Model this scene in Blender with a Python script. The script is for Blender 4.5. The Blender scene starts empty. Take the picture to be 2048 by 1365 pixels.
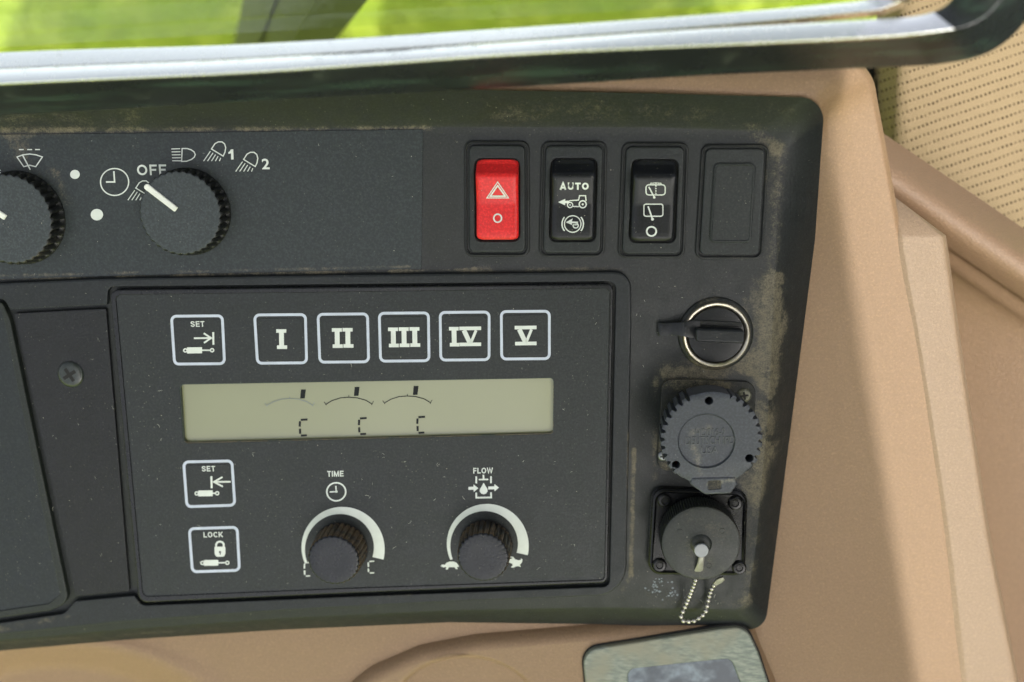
import bpy, bmesh, math, random
from mathutils import Vector, Matrix
random.seed(7)
scene = bpy.context.scene
COL = scene.collection

# ------------------------------------------------------------------ camera
# panel frame: x right, y up the panel, z out of the panel (towards the viewer), metres
CX, CY, FPX, H = 1024.0, 682.5, 1915.0, 0.365
cn = Vector((126, -382.5, 1915)).normalized()            # into the panel, camera axes (x right, y down, z forward)
cv = Vector((41, 9617, 1915)); cv = (cv - cn*cv.dot(cn)).normalized()   # down the panel
EX = cv.cross(cn).normalized(); EY = -cv; EN = -cn
if EX.x < 0: EX = -EX
TILT = math.radians(35)
M = Matrix.Rotation(TILT, 4, 'X')                        # panel frame -> world
def P(px, py, h=0.0):
    """photo pixel seen at h millimetres above the fascia -> panel coordinates (m)"""
    r = Vector((px-CX, py-CY, FPX))
    a, b, c = r.dot(EX), r.dot(EY), r.dot(EN)
    t = (h*.001 - H)/c
    return Vector((a*t, b*t, h*.001))
cam = bpy.data.cameras.new('camera'); camo = bpy.data.objects.new('camera', cam); COL.objects.link(camo)
cam.sensor_width = 36; cam.lens = FPX*36/2048; cam.clip_start = .005; cam.clip_end = 400
R3 = Matrix(((EX.x, -EX.y, -EX.z), (EY.x, -EY.y, -EY.z), (EN.x, -EN.y, -EN.z)))
camo.matrix_world = M @ (Matrix.Translation((0, 0, H)) @ R3.to_4x4())
cam.dof.use_dof = True; cam.dof.focus_distance = .368; cam.dof.aperture_fstop = 4.5
scene.camera = camo

# ------------------------------------------------------------------ sky, sun, exposure
sun_dir = (M.to_3x3() @ Vector((.38, -.22, .90))).normalized()
elev = math.asin(sun_dir.z); azim = math.atan2(sun_dir.x, sun_dir.y)
world = bpy.data.worlds.new('World'); scene.world = world; world.use_nodes = True
wn = world.node_tree.nodes; wl = world.node_tree.links
sky = wn.new('ShaderNodeTexSky'); sky.sky_type = 'NISHITA'; sky.sun_disc = False
sky.sun_elevation = elev; sky.sun_rotation = azim; sky.dust_density = 4; sky.air_density = 1.0; sky.ozone_density = 1
hsv = wn.new('ShaderNodeHueSaturation'); hsv.inputs['Saturation'].default_value = .30
bg = wn['Background']; bg.inputs['Strength'].default_value = .15
wl.new(sky.outputs[0], hsv.inputs['Color']); wl.new(hsv.outputs[0], bg.inputs['Color'])
sun = bpy.data.lights.new('sun', 'SUN'); sun.energy = 1.8; sun.angle = math.radians(.4); sun.color = (1, .96, .9)
suno = bpy.data.objects.new('sun', sun); COL.objects.link(suno)
suno.rotation_euler = sun_dir.to_track_quat('Z', 'Y').to_euler(); suno.location = (-1, -1, 2)
vs = scene.view_settings; vs.view_transform = 'Standard'; vs.look = 'None'; vs.gamma = 1; vs.exposure = 1.08
vs.use_curve_mapping = False

# ------------------------------------------------------------------ object helpers
REF = None                                               # the fascia: all textures are laid out in its frame
class Thing:
    def __init__(s, name, label, cat, loc=Vector((0, 0, 0)), group=None):
        s.loc = Vector(loc); s.o = bpy.data.objects.new(name, None); COL.objects.link(s.o)
        s.o.empty_display_size = .01
        s.o.matrix_world = M @ Matrix.Translation(s.loc)
        s.o['label'] = label; s.o['category'] = cat
        if group: s.o['group'] = group
    def part(s, name, verts, faces, mat, smooth=True, parent=None, uv=None, sharp=35):
        me = bpy.data.meshes.new(name); me.from_pydata([tuple(Vector(v)-s.loc) for v in verts], [], faces)
        if uv:
            l = me.uv_layers.new(name='UVMap')
            for lp in me.loops: l.data[lp.index].uv = uv[lp.vertex_index]
        bm = bmesh.new(); bm.from_mesh(me)
        bmesh.ops.remove_doubles(bm, verts=bm.verts, dist=1e-7)
        bmesh.ops.recalc_face_normals(bm, faces=bm.faces)
        bm.to_mesh(me); bm.free()
        if smooth:
            me.polygons.foreach_set('use_smooth', [True]*len(me.polygons))
            me.set_sharp_from_angle(angle=math.radians(sharp))
        me.materials.append(mat)
        o = bpy.data.objects.new(name, me); COL.objects.link(o); o.parent = parent or s.o
        return o
    def inst(s, name, mesh, loc, parent=None, rot=None, scale=None):
        o = bpy.data.objects.new(name, mesh); COL.objects.link(o); o.parent = parent or s.o
        o.location = Vector(loc)-s.loc
        if rot is not None: o.rotation_euler = rot
        if scale: o.scale = scale
        return o

def flat(v): return Vector((v.x, v.y))
def rp(pts, seg=6):
    """pixel polygon [(x, y, radius)] -> rounded pixel polygon"""
    out = []; n = len(pts)
    for i, p in enumerate(pts):
        x, y = p[0], p[1]; r = p[2] if len(p) > 2 else 0
        if r <= 0: out.append((x, y)); continue
        c = Vector((x, y)); a = Vector(pts[i-1][:2])-c; b = Vector(pts[(i+1) % n][:2])-c
        la, lb = a.length, b.length; a.normalize(); b.normalize()
        ang = a.angle(b); d = min(r/math.tan(ang/2), la*.49, lb*.49)
        p0, p1 = c+a*d, c+b*d
        # circular-ish arc by rational quadratic
        w = math.sin(ang/2)
        for k in range(seg+1):
            t = k/seg; q = (p0*(1-t)**2 + c*2*w*t*(1-t) + p1*t*t)/((1-t)**2+2*w*t*(1-t)+t*t)
            out.append((q.x, q.y))
    return out
def outline(pts, h, seg=6):
    """rounded pixel polygon -> 2D panel loop at height h (counter-clockwise)"""
    L = [flat(P(x, y, h)) for x, y in rp(pts, seg)]
    A = sum(L[i-1].cross(L[i]) for i in range(len(L)))
    return L if A > 0 else L[::-1]
def inset(L, d):
    """inset a ccw loop by d mm"""
    d *= .001; n = len(L); out = []
    for i in range(n):
        a, b, c = L[i-1], L[i], L[(i+1) % n]
        e1 = (b-a); e2 = (c-b)
        if e1.length < 1e-9: e1 = e2
        if e2.length < 1e-9: e2 = e1
        e1 = e1.normalized(); e2 = e2.normalized()
        n1 = Vector((-e1.y, e1.x)); n2 = Vector((-e2.y, e2.x)); m = n1+n2
        if m.length < 1e-6: m = n1
        m.normalize(); k = max(m.dot(n1), .4)
        out.append(b+m*(d/k))
    return out
def rings(L, profile):
    V, F = [], []; n = len(L)
    for k, (ins, h) in enumerate(profile):
        V += [Vector((p.x, p.y, h*.001)) for p in (inset(L, ins) if ins else L)]
        if k:
            for i in range(n):
                j = (i+1) % n
                F.append(((k-1)*n+i, (k-1)*n+j, k*n+j, k*n+i))
    return V, F, n
def plate(L, profile, cap=True):
    if cap: profile = list(profile)+[(profile[-1][0]+.12, profile[-1][1])]
    V, F, n = rings(L, profile)
    if cap: F.append(tuple(range(len(V)-n, len(V))))
    return V, F
def rnd(h0, h1, r, steps=3, ins0=0):
    """profile: wall from h0 up to h1 with rounded rim of radius r (mm)"""
    pr = [(ins0, h0)]
    for k in range(steps+1):
        a = math.pi/2*k/steps
        pr.append((ins0+r*(1-math.cos(a)), h1-r*(1-math.sin(a))))
    return pr
def slab(L, prof, holes):
    """plate with holes; holes: [(loop ccw, profile)] profile insets are measured outward"""
    if len(prof) > 1: prof = list(prof)+[(prof[-1][0]+.12, prof[-1][1])]
    V, F, n = rings(L, prof); loops = [list(range(len(V)-n, len(V)))]
    for Hl, hp in holes:
        hp = list(hp)+[(hp[-1][0]+.12, hp[-1][1])]
        v, f, m = rings(Hl, [(-i, h) for i, h in hp]); o = len(V)
        V += v; F += [tuple(x+o for x in q) for q in f]; loops.append(list(range(len(V)-m, len(V))))
    bm = bmesh.new(); mp = {}
    es = []
    for lp in loops:
        vs_ = [bm.verts.new(V[i]) for i in lp]
        for a, i in zip(vs_, lp): mp[a] = i
        for i in range(len(vs_)): es.append(bm.edges.new((vs_[i-1], vs_[i])))
    r = bmesh.ops.triangle_fill(bm, use_beauty=True, use_dissolve=False, edges=es, normal=(0, 0, 1))
    for g in r['geom']:
        if isinstance(g, bmesh.types.BMFace): F.append(tuple(mp[v] for v in g.verts))
    bm.free()
    return V, F
def merge(*vf):
    V, F = [], []
    for v, f in vf:
        o = len(V); V += list(v); F += [tuple(i+o for i in q) for q in f]
    return V, F
def circ(c, r, n=48, a0=0):
    return [Vector((c.x+r*math.cos(a0+2*math.pi*i/n), c.y+r*math.sin(a0+2*math.pi*i/n))) for i in range(n)]
def lathe(c, prof, n=64, rad=None, cap=True):
    """prof: [(r mm, h mm)] round c; rad(theta, k) multiplies the radius"""
    V, F = [], []; prof = list(prof)
    if cap: prof.append((prof[-1][0]*.97, prof[-1][1]))
    for k, (r, h) in enumerate(prof):
        for i in range(n):
            a = 2*math.pi*i/n; q = r*.001*(rad(a, k) if rad else 1)
            V.append(Vector((c.x+q*math.cos(a), c.y+q*math.sin(a), h*.001)))
        if k:
            for i in range(n):
                j = (i+1) % n; F.append(((k-1)*n+i, (k-1)*n+j, k*n+j, k*n+i))
    if cap: F.append(tuple(range(len(V)-n, len(V))))
    return V, F
def box(c, ax, ay, az):
    V = [c+ax*i+ay*j+az*k for k in (-1, 1) for j in (-1, 1) for i in (-1, 1)]
    return V, [(0, 2, 3, 1), (4, 5, 7, 6), (0, 1, 5, 4), (2, 6, 7, 3), (0, 4, 6, 2), (1, 3, 7, 5)]
def catmull(pts, n):
    """Catmull-Rom through tuples of floats, n samples per span"""
    out = []
    for i in range(len(pts)-1):
        p0 = pts[max(i-1, 0)]; p1 = pts[i]; p2 = pts[i+1]; p3 = pts[min(i+2, len(pts)-1)]
        for k in range(n):
            t = k/n
            out.append(tuple(.5*((2*b)+(-a+c)*t+(2*a-5*b+4*c-d)*t*t+(-a+3*b-3*c+d)*t**3) for a, b, c, d in zip(p0, p1, p2, p3)))
    out.append(tuple(pts[-1])); return out
def loft(rows, close=False):
    m = len(rows[0]); V = [v for r in rows for v in r]; F = []
    for i in range(len(rows)-1):
        for j in range(m if close else m-1):
            k = (j+1) % m
            F.append((i*m+j, i*m+k, (i+1)*m+k, (i+1)*m+j))
    return V, F
def tube(path, r, n=8):
    rows = []
    for i, p in enumerate(path):
        t = (path[min(i+1, len(path)-1)]-path[max(i-1, 0)]).normalized()
        a = t.orthogonal().normalized() if abs(t.z) > .9 else t.cross(Vector((0, 0, 1))).normalized(); b = t.cross(a)
        rows.append([p+(a*math.cos(2*math.pi*k/n)+b*math.sin(2*math.pi*k/n))*r for k in range(n)])
    V, F = loft(rows, True); F.append(tuple(range(n))); F.append(tuple(range(len(V)-n, len(V)))); return V, F

# ------------------------------------------------------------------ printed marks
class Sym:
    """flat print, drawn in photo (or enlarged-crop) coordinates and laid on a surface hf(px, py) mm high"""
    def __init__(s, hf, crop=(0, 0, 1), lift=.10):
        s.hf = hf if callable(hf) else (lambda x, y: hf); s.c = crop; s.V = []; s.F = []; s.lift = lift
    def _add(s, pts, faces):
        o = len(s.V); x0, y0, k = s.c
        for x, y in pts:
            px, py = x0+x/k, y0+y/k
            s.V.append(P(px, py, s.hf(px, py)+s.lift))
        s.F += [tuple(i+o for i in f) for f in faces]
    def line(s, pts, w, closed=False, taper=None):
        pts = [Vector(p) for p in pts]; n = len(pts); out = []
        for i, p in enumerate(pts):
            a = pts[i-1] if (i or closed) else None; b = pts[(i+1) % n] if (i < n-1 or closed) else None
            d1 = (p-a).normalized() if a is not None else None; d2 = (b-p).normalized() if b is not None else None
            if d1 is None: d1 = d2
            if d2 is None: d2 = d1
            n1 = Vector((-d1.y, d1.x)); m = n1+Vector((-d2.y, d2.x)); m = m.normalized() if m.length > 1e-6 else n1
            k = (w if not taper else taper(i/(n-1)))/2/max(m.dot(n1), .45)
            out += [tuple(p+m*k), tuple(p-m*k)]
        F = [(2*i, 2*i+1, 2*(i+1)+1, 2*(i+1)) for i in range(n-1)]
        if closed: F.append((2*n-2, 2*n-1, 1, 0))
        s._add(out, F); return s
    def arc(s, cx, cy, rx, w, a0=0, a1=360, ry=None, n=40, taper=None):
        ry = ry or rx; full = abs(a1-a0) >= 360; m = n if full else n+1
        pts = [(cx+rx*math.cos(math.radians(a0+(a1-a0)*i/n)), cy-ry*math.sin(math.radians(a0+(a1-a0)*i/n))) for i in range(m)]
        return s.line(pts, w, full, taper)
    def disc(s, cx, cy, rx, ry=None, n=28):
        ry = ry or rx
        return s.poly([(cx+rx*math.cos(2*math.pi*i/n), cy+ry*math.sin(2*math.pi*i/n)) for i in range(n)])
    def poly(s, pts): s._add(pts, [tuple(range(len(pts)))]); return s
    def text(s, txt, cx, cy, w, hgt, slope=0, bold=0, lean=None, spacing=1.0):
        cu = bpy.data.curves.new('t', 'FONT'); cu.body = txt; cu.offset = bold; cu.resolution_u = 4; cu.space_character = spacing
        ob = bpy.data.objects.new('t', cu); COL.objects.link(ob)
        bpy.context.view_layer.update()
        me = bpy.data.meshes.new_from_object(ob.evaluated_get(bpy.context.evaluated_depsgraph_get()))
        vs_ = [v.co.copy() for v in me.vertices]; fs = [tuple(p.vertices) for p in me.polygons]
        bpy.data.objects.remove(ob); bpy.data.curves.remove(cu); bpy.data.meshes.remove(me)
        x0, x1 = min(v.x for v in vs_), max(v.x for v in vs_); y0, y1 = min(v.y for v in vs_), max(v.y for v in vs_)
        if lean is None: lean = (1065-(s.c[0]+cx/s.c[2]))/9700
        pts = []
        for v in vs_:
            x = ((v.x-x0)/(x1-x0)-.5)*w; y = -((v.y-y0)/(y1-y0)-.5)*hgt
            pts.append((cx+x+lean*y, cy+y+slope*x))
        s._add(pts, fs); return s
    def word(s, txt, cx, cy, w, hgt, slope=0, lean=None, t=.19):
        """bold grotesque capitals drawn from strokes"""
        if lean is None: lean = (1065-(s.c[0]+cx/s.c[2]))/9700
        u = t/2; el = lambda x0, y0, x1, y1, a0, a1, n: [((x0+x1)/2+(x1-x0)/2*math.cos(math.radians(a0+(a1-a0)*i/n)), (y0+y1)/2-(y1-y0)/2*math.sin(math.radians(a0+(a1-a0)*i/n))) for i in range(n+1)]
        G = {'O': (.82, [el(u, u, .82-u, 1-u, 0, 360, 24)]), 'F': (.58, [[(u, 1), (u, 0)], [(u, u), (.58, u)], [(u, .5), (.52, .5)]]),
             'E': (.62, [[(u, 1), (u, 0)], [(u, u), (.61, u)], [(u, .49), (.57, .49)], [(u, 1-u), (.62, 1-u)]]), 'T': (.62, [[(.31, 1), (.31, t)], [(0, u), (.62, u)]]),
             'L': (.58, [[(u, 1), (u, 0)], [(u, 1-u), (.58, 1-u)]]), 'I': (.2, [[(.1, 1), (.1, 0)]]), 'M': (.86, [[(u, 1), (u, 0)], [(.86-u, 1), (.86-u, 0)], [(u*1.2, .02), (.43, .93), (.86-u*1.2, .02)]]),
             'W': (1.0, [[(.06, 0), (.27, .95), (.5, .08), (.73, .95), (.94, 0)]]), 'K': (.74, [[(u, 1), (u, 0)], [(t, .62), (.64, 0)], [(.30, .45), (.66, 1)]]),
             'C': (.76, [el(u, u, .80-u, 1-u, 40, 320, 20)]), 'A': (.76, [[(.09, 1), (.38, .04), (.67, 1)], [(.2, .70), (.56, .70)]]), 'U': (.74, [[(u, 0), (u, .6)]+el(u, .32, .74-u, 1-u, 180, 360, 12)+[(.74-u, .6), (.74-u, 0)]]),
             'S': (.68, [[(.68-u, .30)]+el(u, u, .68-u, .5, 20, 180, 10)[0:]+[(.14, .36), (.34, .48), (.55, .60)]+el(u, .5, .68-u, 1-u, 20, -160, 10)[0:]+[(u, .70)]])}
        gap = .13; tot = sum(G[c_][0] for c_ in txt)+gap*(len(txt)-1); k = w/tot; x = 0
        for c_ in txt:
            for st in G[c_][1]:
                closed = c_ == 'O'; st = st[:-1] if closed else st
                pts = []
                for a, b in st:
                    X = (x+a)*k-w/2; Y = (b-.5)*hgt; pts.append((cx+X+lean*Y, cy+Y+slope*X))
                s.line(pts, t*hgt*.92, closed)
            x += G[c_][0]+gap
        return s
    def build(s, name, mat, th, parent=None):
        return th.part(name, s.V, s.F, mat, smooth=False, parent=parent)

# ------------------------------------------------------------------ materials
DEFER = []
class NT:
    def __init__(s, name):
        s.m = bpy.data.materials.new(name); s.m.use_nodes = True; s.t = s.m.node_tree
        s.b = s.t.nodes['Principled BSDF']
        tc = s.t.nodes.new('ShaderNodeTexCoord'); DEFER.append(tc); s.co = tc.outputs['Object']; s.tc = tc
    def n(s, typ, **kw):
        nd = s.t.nodes.new(typ)
        for k, v in kw.items():
            if k.startswith('i_'):
                key = k[2:]; nd.inputs[int(key) if key.isdigit() else key].default_value = v
            else: setattr(nd, k, v)
        return nd
    def l(s, a, b): s.t.links.new(a, b)
    def noise(s, scale, detail=4, rough=.55, co=None, dist=0):
        nd = s.n('ShaderNodeTexNoise', i_Scale=scale, i_Detail=detail, i_Roughness=rough, i_Distortion=dist); s.l(co or s.co, nd.inputs['Vector']); return nd.outputs['Fac']
    def math(s, op, a, b=None, c=None, clamp=False):
        nd = s.n('ShaderNodeMath', operation=op, use_clamp=clamp)
        for i, v in enumerate((a, b, c)):
            if v is None: continue
            if isinstance(v, (int, float)): nd.inputs[i].default_value = v
            else: s.l(v, nd.inputs[i])
        return nd.outputs[0]
    def rng(s, v, a, b, c=0, d=1, smooth=True):
        nd = s.n('ShaderNodeMapRange', interpolation_type='SMOOTHSTEP' if smooth else 'LINEAR')
        s.l(v, nd.inputs[0])
        for i, q in zip((1, 2, 3, 4), (a, b, c, d)): nd.inputs[i].default_value = q
        return nd.outputs[0]
    def mix(s, f, a, b):
        nd = s.n('ShaderNodeMix', data_type='RGBA')
        for i, v in ((0, f), (6, a), (7, b)):
            if isinstance(v, (int, float)): nd.inputs[i].default_value = v
            elif isinstance(v, tuple): nd.inputs[i].default_value = (*v, 1)
            else: s.l(v, nd.inputs[i])
        return nd.outputs[2]
    def set(s, **kw):
        for k, v in kw.items():
            k = k.replace('_', ' ')
            if isinstance(v, (int, float)): s.b.inputs[k].default_value = v
            elif isinstance(v, tuple): s.b.inputs[k].default_value = (*v, 1)
            else: s.l(v, s.b.inputs[k])
        return s
    def bump(s, h, strength=.3, dist=.0002):
        nd = s.n('ShaderNodeBump', i_Strength=strength, i_Distance=dist); s.l(h, nd.inputs['Height']); s.l(nd.outputs[0], s.b.inputs['Normal']); return nd
    def seg(s, a, b, w):
        """1 on the pixel segment a-b, falling to 0 at w mm"""
        A, B = P(*a), P(*b); A.z = B.z = 0; ba = B-A
        fl = s.n('ShaderNodeVectorMath', operation='MULTIPLY', i_1=(1, 1, 0)); s.l(s.co, fl.inputs[0])
        pa = s.n('ShaderNodeVectorMath', operation='SUBTRACT', i_1=A); s.l(fl.outputs[0], pa.inputs[0])
        d = s.n('ShaderNodeVectorMath', operation='DOT_PRODUCT', i_1=ba/max(ba.length_squared, 1e-12)); s.l(pa.outputs[0], d.inputs[0])
        t = s.math('MULTIPLY', d.outputs['Value'], 1.0, clamp=True)
        sc = s.n('ShaderNodeVectorMath', operation='SCALE', i_0=ba); s.l(t, sc.inputs['Scale'])
        df = s.n('ShaderNodeVectorMath', operation='SUBTRACT'); s.l(pa.outputs[0], df.inputs[0]); s.l(sc.outputs[0], df.inputs[1])
        ln = s.n('ShaderNodeVectorMath', operation='LENGTH'); s.l(df.outputs[0], ln.inputs[0])
        return s.rng(ln.outputs['Value'], 0, w*.001, 1, 0)

DARK = .34
def plastic(name, col=(.030, .034, .036), rough=.5, segs=(), dust=.12, grain=.25, gscale=1900, specks=.5, spec=.35, dustcol=(.28, .24, .155), var=.05):
    t = NT(name); col = (col[0]*DARK*.93, col[1]*DARK*1.01, col[2]*DARK*1.02) if max(col) < .2 else col
    fine = t.noise(1500, 5, .7); mid = t.noise(160, 5, .6); big = t.noise(22, 4, .6)
    mask = t.math('MULTIPLY', t.rng(big, .42, .75), dust)
    for a, b, w, amt in segs: mask = t.math('ADD', mask, t.math('MULTIPLY', t.seg(a, b, w), amt))
    mask = t.math('MULTIPLY', mask, t.rng(t.noise(75, 5, .65, dist=.6), .32, .62, .2, 1.15))
    k2 = t.math('ADD', t.math('MULTIPLY', fine, .75), t.math('MULTIPLY', t.noise(420, 6, .75), .75))
    dustf = t.math('MULTIPLY', t.rng(t.math('ADD', k2, t.math('MULTIPLY', t.math('MINIMUM', mask, 1.0), .34)), .80, 1.30), t.math('MINIMUM', t.math('MULTIPLY', mask, .8), .5))
    c = t.mix(t.rng(mid, .3, .7), tuple(x*(1-var) for x in col), tuple(x*(1+var) for x in col))
    g1 = t.noise(1150, 3, .6)
    c = t.mix(t.rng(g1, .40, .72, 0, .5), c, tuple(min(1, x*2.1+.004) for x in col))
    vf = t.n('ShaderNodeTexVoronoi', i_Scale=1250.0); t.l(t.co, vf.inputs['Vector']); sf = t.n('ShaderNodeSeparateColor'); t.l(vf.outputs['Color'], sf.inputs[0])
    c = t.mix(t.math('MULTIPLY', t.math('LESS_THAN', vf.outputs['Distance'], t.math('MULTIPLY', t.rng(sf.outputs[0], .86, 1, 0, 1, False), .30)), t.math('MULTIPLY', t.rng(big, .3, .7, .15, .6), min(1, specks*1.2))), c, (.20, .19, .15))
    c = t.mix(dustf, c, dustcol)
    if specks:
        vo = t.n('ShaderNodeTexVoronoi', i_Scale=520.0); t.l(t.co, vo.inputs['Vector'])
        sp = t.n('ShaderNodeSeparateColor'); t.l(vo.outputs['Color'], sp.inputs[0])
        rad = t.math('MULTIPLY', t.rng(sp.outputs[0], 1-.22*specks, 1, 0, 1, False), .09)
        isp = t.math('LESS_THAN', vo.outputs['Distance'], rad)
        c = t.mix(t.math('MULTIPLY', isp, .7), c, (.5, .47, .38))
    t.set(Base_Color=c, Roughness=t.math('ADD', t.rng(mid, .3, .7, rough-.06, rough+.06), t.math('MULTIPLY', dustf, .3)), Specular_IOR_Level=spec)
    t.bump(t.math('ADD', g1, t.math('MULTIPLY', t.noise(gscale, 3, .6), .5)), min(1, grain*1.6), .00022)
    return t.m

def plain(name, col, rough=.5, metal=0, spec=.5, var=.1, scale=200, bump=0, bscale=1500, **kw):
    t = NT(name); n = t.noise(scale, 4)
    t.set(Base_Color=t.mix(t.rng(n, .3, .7), tuple(x*(1-var) for x in col), tuple(min(1, x*(1+var)) for x in col)), Roughness=rough, Metallic=metal, Specular_IOR_Level=spec, **kw)
    if bump: t.bump(t.noise(bscale, 3), bump, .0001)
    return t.m

FASCIA_DUST = [((1556, 300), (1548, 560), 6, .5), ((1550, 560), (1528, 900), 5.5, 1.0), ((1555, 640), (1530, 760), 8, .9),
    ((1528, 900), (1500, 1200), 5, .45), ((1430, 750), (1500, 720), 5, .7), ((0, 262), (860, 256), 2.0, .7), ((0, 240), (300, 235), 9, .4),
    ((1000, 225), (1560, 225), 8, .4), ((0, 556), (950, 540), 1.6, .95), ((950, 540), (1240, 540), 2.5, .6), ((1268, 900), (1262, 1150), 1.8, 1.1),
    ((1262, 1150), (1245, 1180), 1.8, 1.0), ((1330, 745), (1500, 745), 3, .6), ((1490, 960), (1560, 900), 8, .4), ((1500, 260), (1555, 300), 5, .55),
    ((1310, 760), (1310, 960), 2.5, .6), ((1535, 600), (1510, 960), 18, .6), ((1340, 745), (1500, 735), 10, .6), ((1500, 1000), (1490, 1200), 9, .3), ((1380, 600), (1500, 620), 10, .22), ((1300, 1200), (1480, 1215), 7, .35), ((0, 1290), (700, 1250), 2.5, .4)]
m_fascia = plastic('fascia_plastic', segs=FASCIA_DUST, dust=.16)
m_strip = plastic('strip_film', col=(.066, .078, .080), rough=.42, dust=.05, grain=.15, specks=.5,
    segs=[((30, 285), (70, 330), 11, .55), ((110, 350), (130, 400), 5, .7), ((0, 552), (840, 533), 1.3, .7), ((0, 268), (160, 264), 3, .6)])
m_surround = plastic('surround_plastic', col=(.032, .037, .041), segs=[((0, 1255), (140, 1230), 3, .6), ((1258, 850), (1258, 1100), 2.2, .7), ((270, 1200), (900, 1185), 2, .4)], dust=.12)
m_modface = plastic('module_film', col=(.044, .050, .050), rough=.45, dust=.05, grain=.35, gscale=1500, specks=.9)
m_modrim = plastic('module_rim', col=(.030, .030, .034), rough=.28, dust=.06, grain=.08, specks=.3, segs=[((280, 1200), (900, 1188), 1.4, .9)])
m_trim = plastic('trim_plastic', col=(.020, .021, .026), rough=.48, dust=.05, grain=.7, gscale=1300, specks=.6)
m_side = plastic('side_module_film', col=(.034, .042, .043), rough=.40, dust=.05, grain=.12, specks=.8, segs=[((20, 1225), (130, 1205), 2.2, .7)])
m_bezel = plastic('switch_bezel', col=(.044, .050, .050), rough=.5, dust=.10, grain=.3, specks=.5)
m_bezelrim = plastic('switch_rim', col=(.028, .031, .031), rough=.5, dust=.55, grain=.2, specks=.3)
m_rocker = plastic('rocker_black', col=(.016, .018, .022), rough=.36, dust=.10, grain=.2, specks=.9)
m_red = plastic('rocker_red', col=(.56, .016, .016), rough=.36, dust=.02, grain=.15, specks=.7, var=.06)
m_knob = plastic('knob_black', col=(.030, .031, .030), rough=.42, segs=[((41, 436), (42, 436), 22, .7), ((377, 424), (378, 424), 22, .4)], dust=.45, grain=.25, specks=.4)
m_knobface = plastic('knob_face', col=(.105, .118, .125), rough=.50, dust=.0, grain=.15, specks=.5)
m_skirt = plastic('knob_skirt_dusty', col=(.020, .020, .020), rough=.5, segs=[((600, 1100), (1050, 1090), 24, 1.6)], dust=2.2, grain=.2, specks=.3, dustcol=(.26, .18, .10))
m_smallface = plastic('small_knob_face', col=(.030, .032, .042), rough=.30, dust=.0, grain=.3, gscale=900, specks=.8)
m_cap = plastic('cap_grey', col=(.13, .135, .16), rough=.45, dust=.16, grain=.15, specks=.5,
    segs=[((1375, 838), (1400, 828), 4, .5), ((1375, 860), (1390, 920), 3.5, .6), ((1400, 935), (1450, 925), 2, .7), ((1385, 960), (1470, 955), 2.5, .5)], dustcol=(.40, .37, .25))
m_emboss = plain('cap_letters', (.085, .095, .098), .5, var=.15)
m_flange = plastic('flange_dirty', col=(.034, .034, .032), rough=.6, dust=1.0, grain=.5, specks=.6, segs=[((1325, 765), (1500, 765), 7, .6), ((1325, 940), (1345, 945), 6, .8)])
m_flange2 = plastic('flange_black', col=(.010, .010, .012), rough=.3, dust=.05, grain=.1, specks=.5)
m_cap2 = plastic('cap_black', col=(.060, .064, .058), rough=.45, segs=[((1396, 1060), (1410, 1120), 17, .45)], dust=.5, grain=.1, specks=.7)
m_dark = plain('gap_dark', (.008, .008, .008), .8)
m_print = plain('print_white', (.62, .665, .62), .5, var=.05)
m_printb = plain('print_blue_white', (.48, .53, .62), .5, var=.05)
m_pointer = plain('pointer_white', (.74, .76, .70), .4, var=.06)
m_chrome = plain('ring_metal', (.52, .48, .39), .34, 1, var=.2, scale=500)
m_steel = plain('rivet_steel', (.19, .20, .205), .45, 1, var=.08)
m_clip = plain('clip_steel', (.30, .29, .27), .55, .6, var=.15)
m_bead = plain('bead_nickel', (.52, .50, .46), .42, 1, var=.15)
m_screw = plain('screw_dark', (.022, .028, .025), .30, 0, var=.3, scale=700)
m_screwd = plain('screw_dirty', (.12, .12, .09), .5, .5, var=.4, scale=900)
m_seal = plain('red_seal', (.30, .03, .02), .5)
m_lcdink = plain('lcd_segment', (.012, .014, .015), .5, spec=.15)
m_lcdfaint = plain('lcd_segment_faint', (.16, .19, .17), .4)
t = NT('lcd_surface'); t.set(Base_Color=t.mix(t.rng(t.noise(9, 2), .3, .7), (.205, .215, .11), (.235, .245, .135)), Roughness=.35, Specular_IOR_Level=.5, Coat_Weight=1.0, Coat_Roughness=.14); m_lcd = t.m
m_lcdwall = plastic('lcd_window_wall', col=(.10, .13, .11), rough=.35, segs=[((366, 886), (1105, 867), 2.2, 1.3), ((1107, 770), (1107, 865), 1.5, .9)], dustcol=(.30, .22, .12))

def tan(name, col, rough=.5, gs=1050, bump=.5):
    t = NT(name); big = t.noise(14, 4); mid = t.noise(120, 5); fine = t.noise(900, 4, .7)
    c = t.mix(t.rng(big, .3, .7), tuple(x*.97 for x in col), tuple(x*1.03 for x in col))
    c = t.mix(t.rng(t.noise(1000, 4, .7), .36, .66, 0, .75), tuple(x*.86 for x in col), c); c = t.mix(t.math('MULTIPLY', t.rng(fine, .5, .72), .6), c, tuple(min(1, x*1.28) for x in col))
    vo = t.n('ShaderNodeTexVoronoi', i_Scale=95.0); t.l(t.co, vo.inputs['Vector'])
    sp = t.n('ShaderNodeSeparateColor'); t.l(vo.outputs['Color'], sp.inputs[0])
    isp = t.math('LESS_THAN', vo.outputs['Distance'], t.math('MULTIPLY', t.rng(sp.outputs[0], .8, 1, 0, 1, False), .05))
    c = t.mix(t.math('MULTIPLY', isp, .5), c, (.12, .08, .05))
    t.set(Base_Color=c, Roughness=t.rng(fine, .3, .7, rough-.04, rough+.05), Specular_IOR_Level=.4)
    t.bump(t.noise(gs, 4, .7), .7, .0005); return t.m
m_tan = tan('tan_plastic', (.265, .170, .098))
m_ledge = tan('tan_plastic_sheen', (.270, .190, .122), .4)  # paler copy of the tan: the ledge's sheen put into its colour
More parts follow.
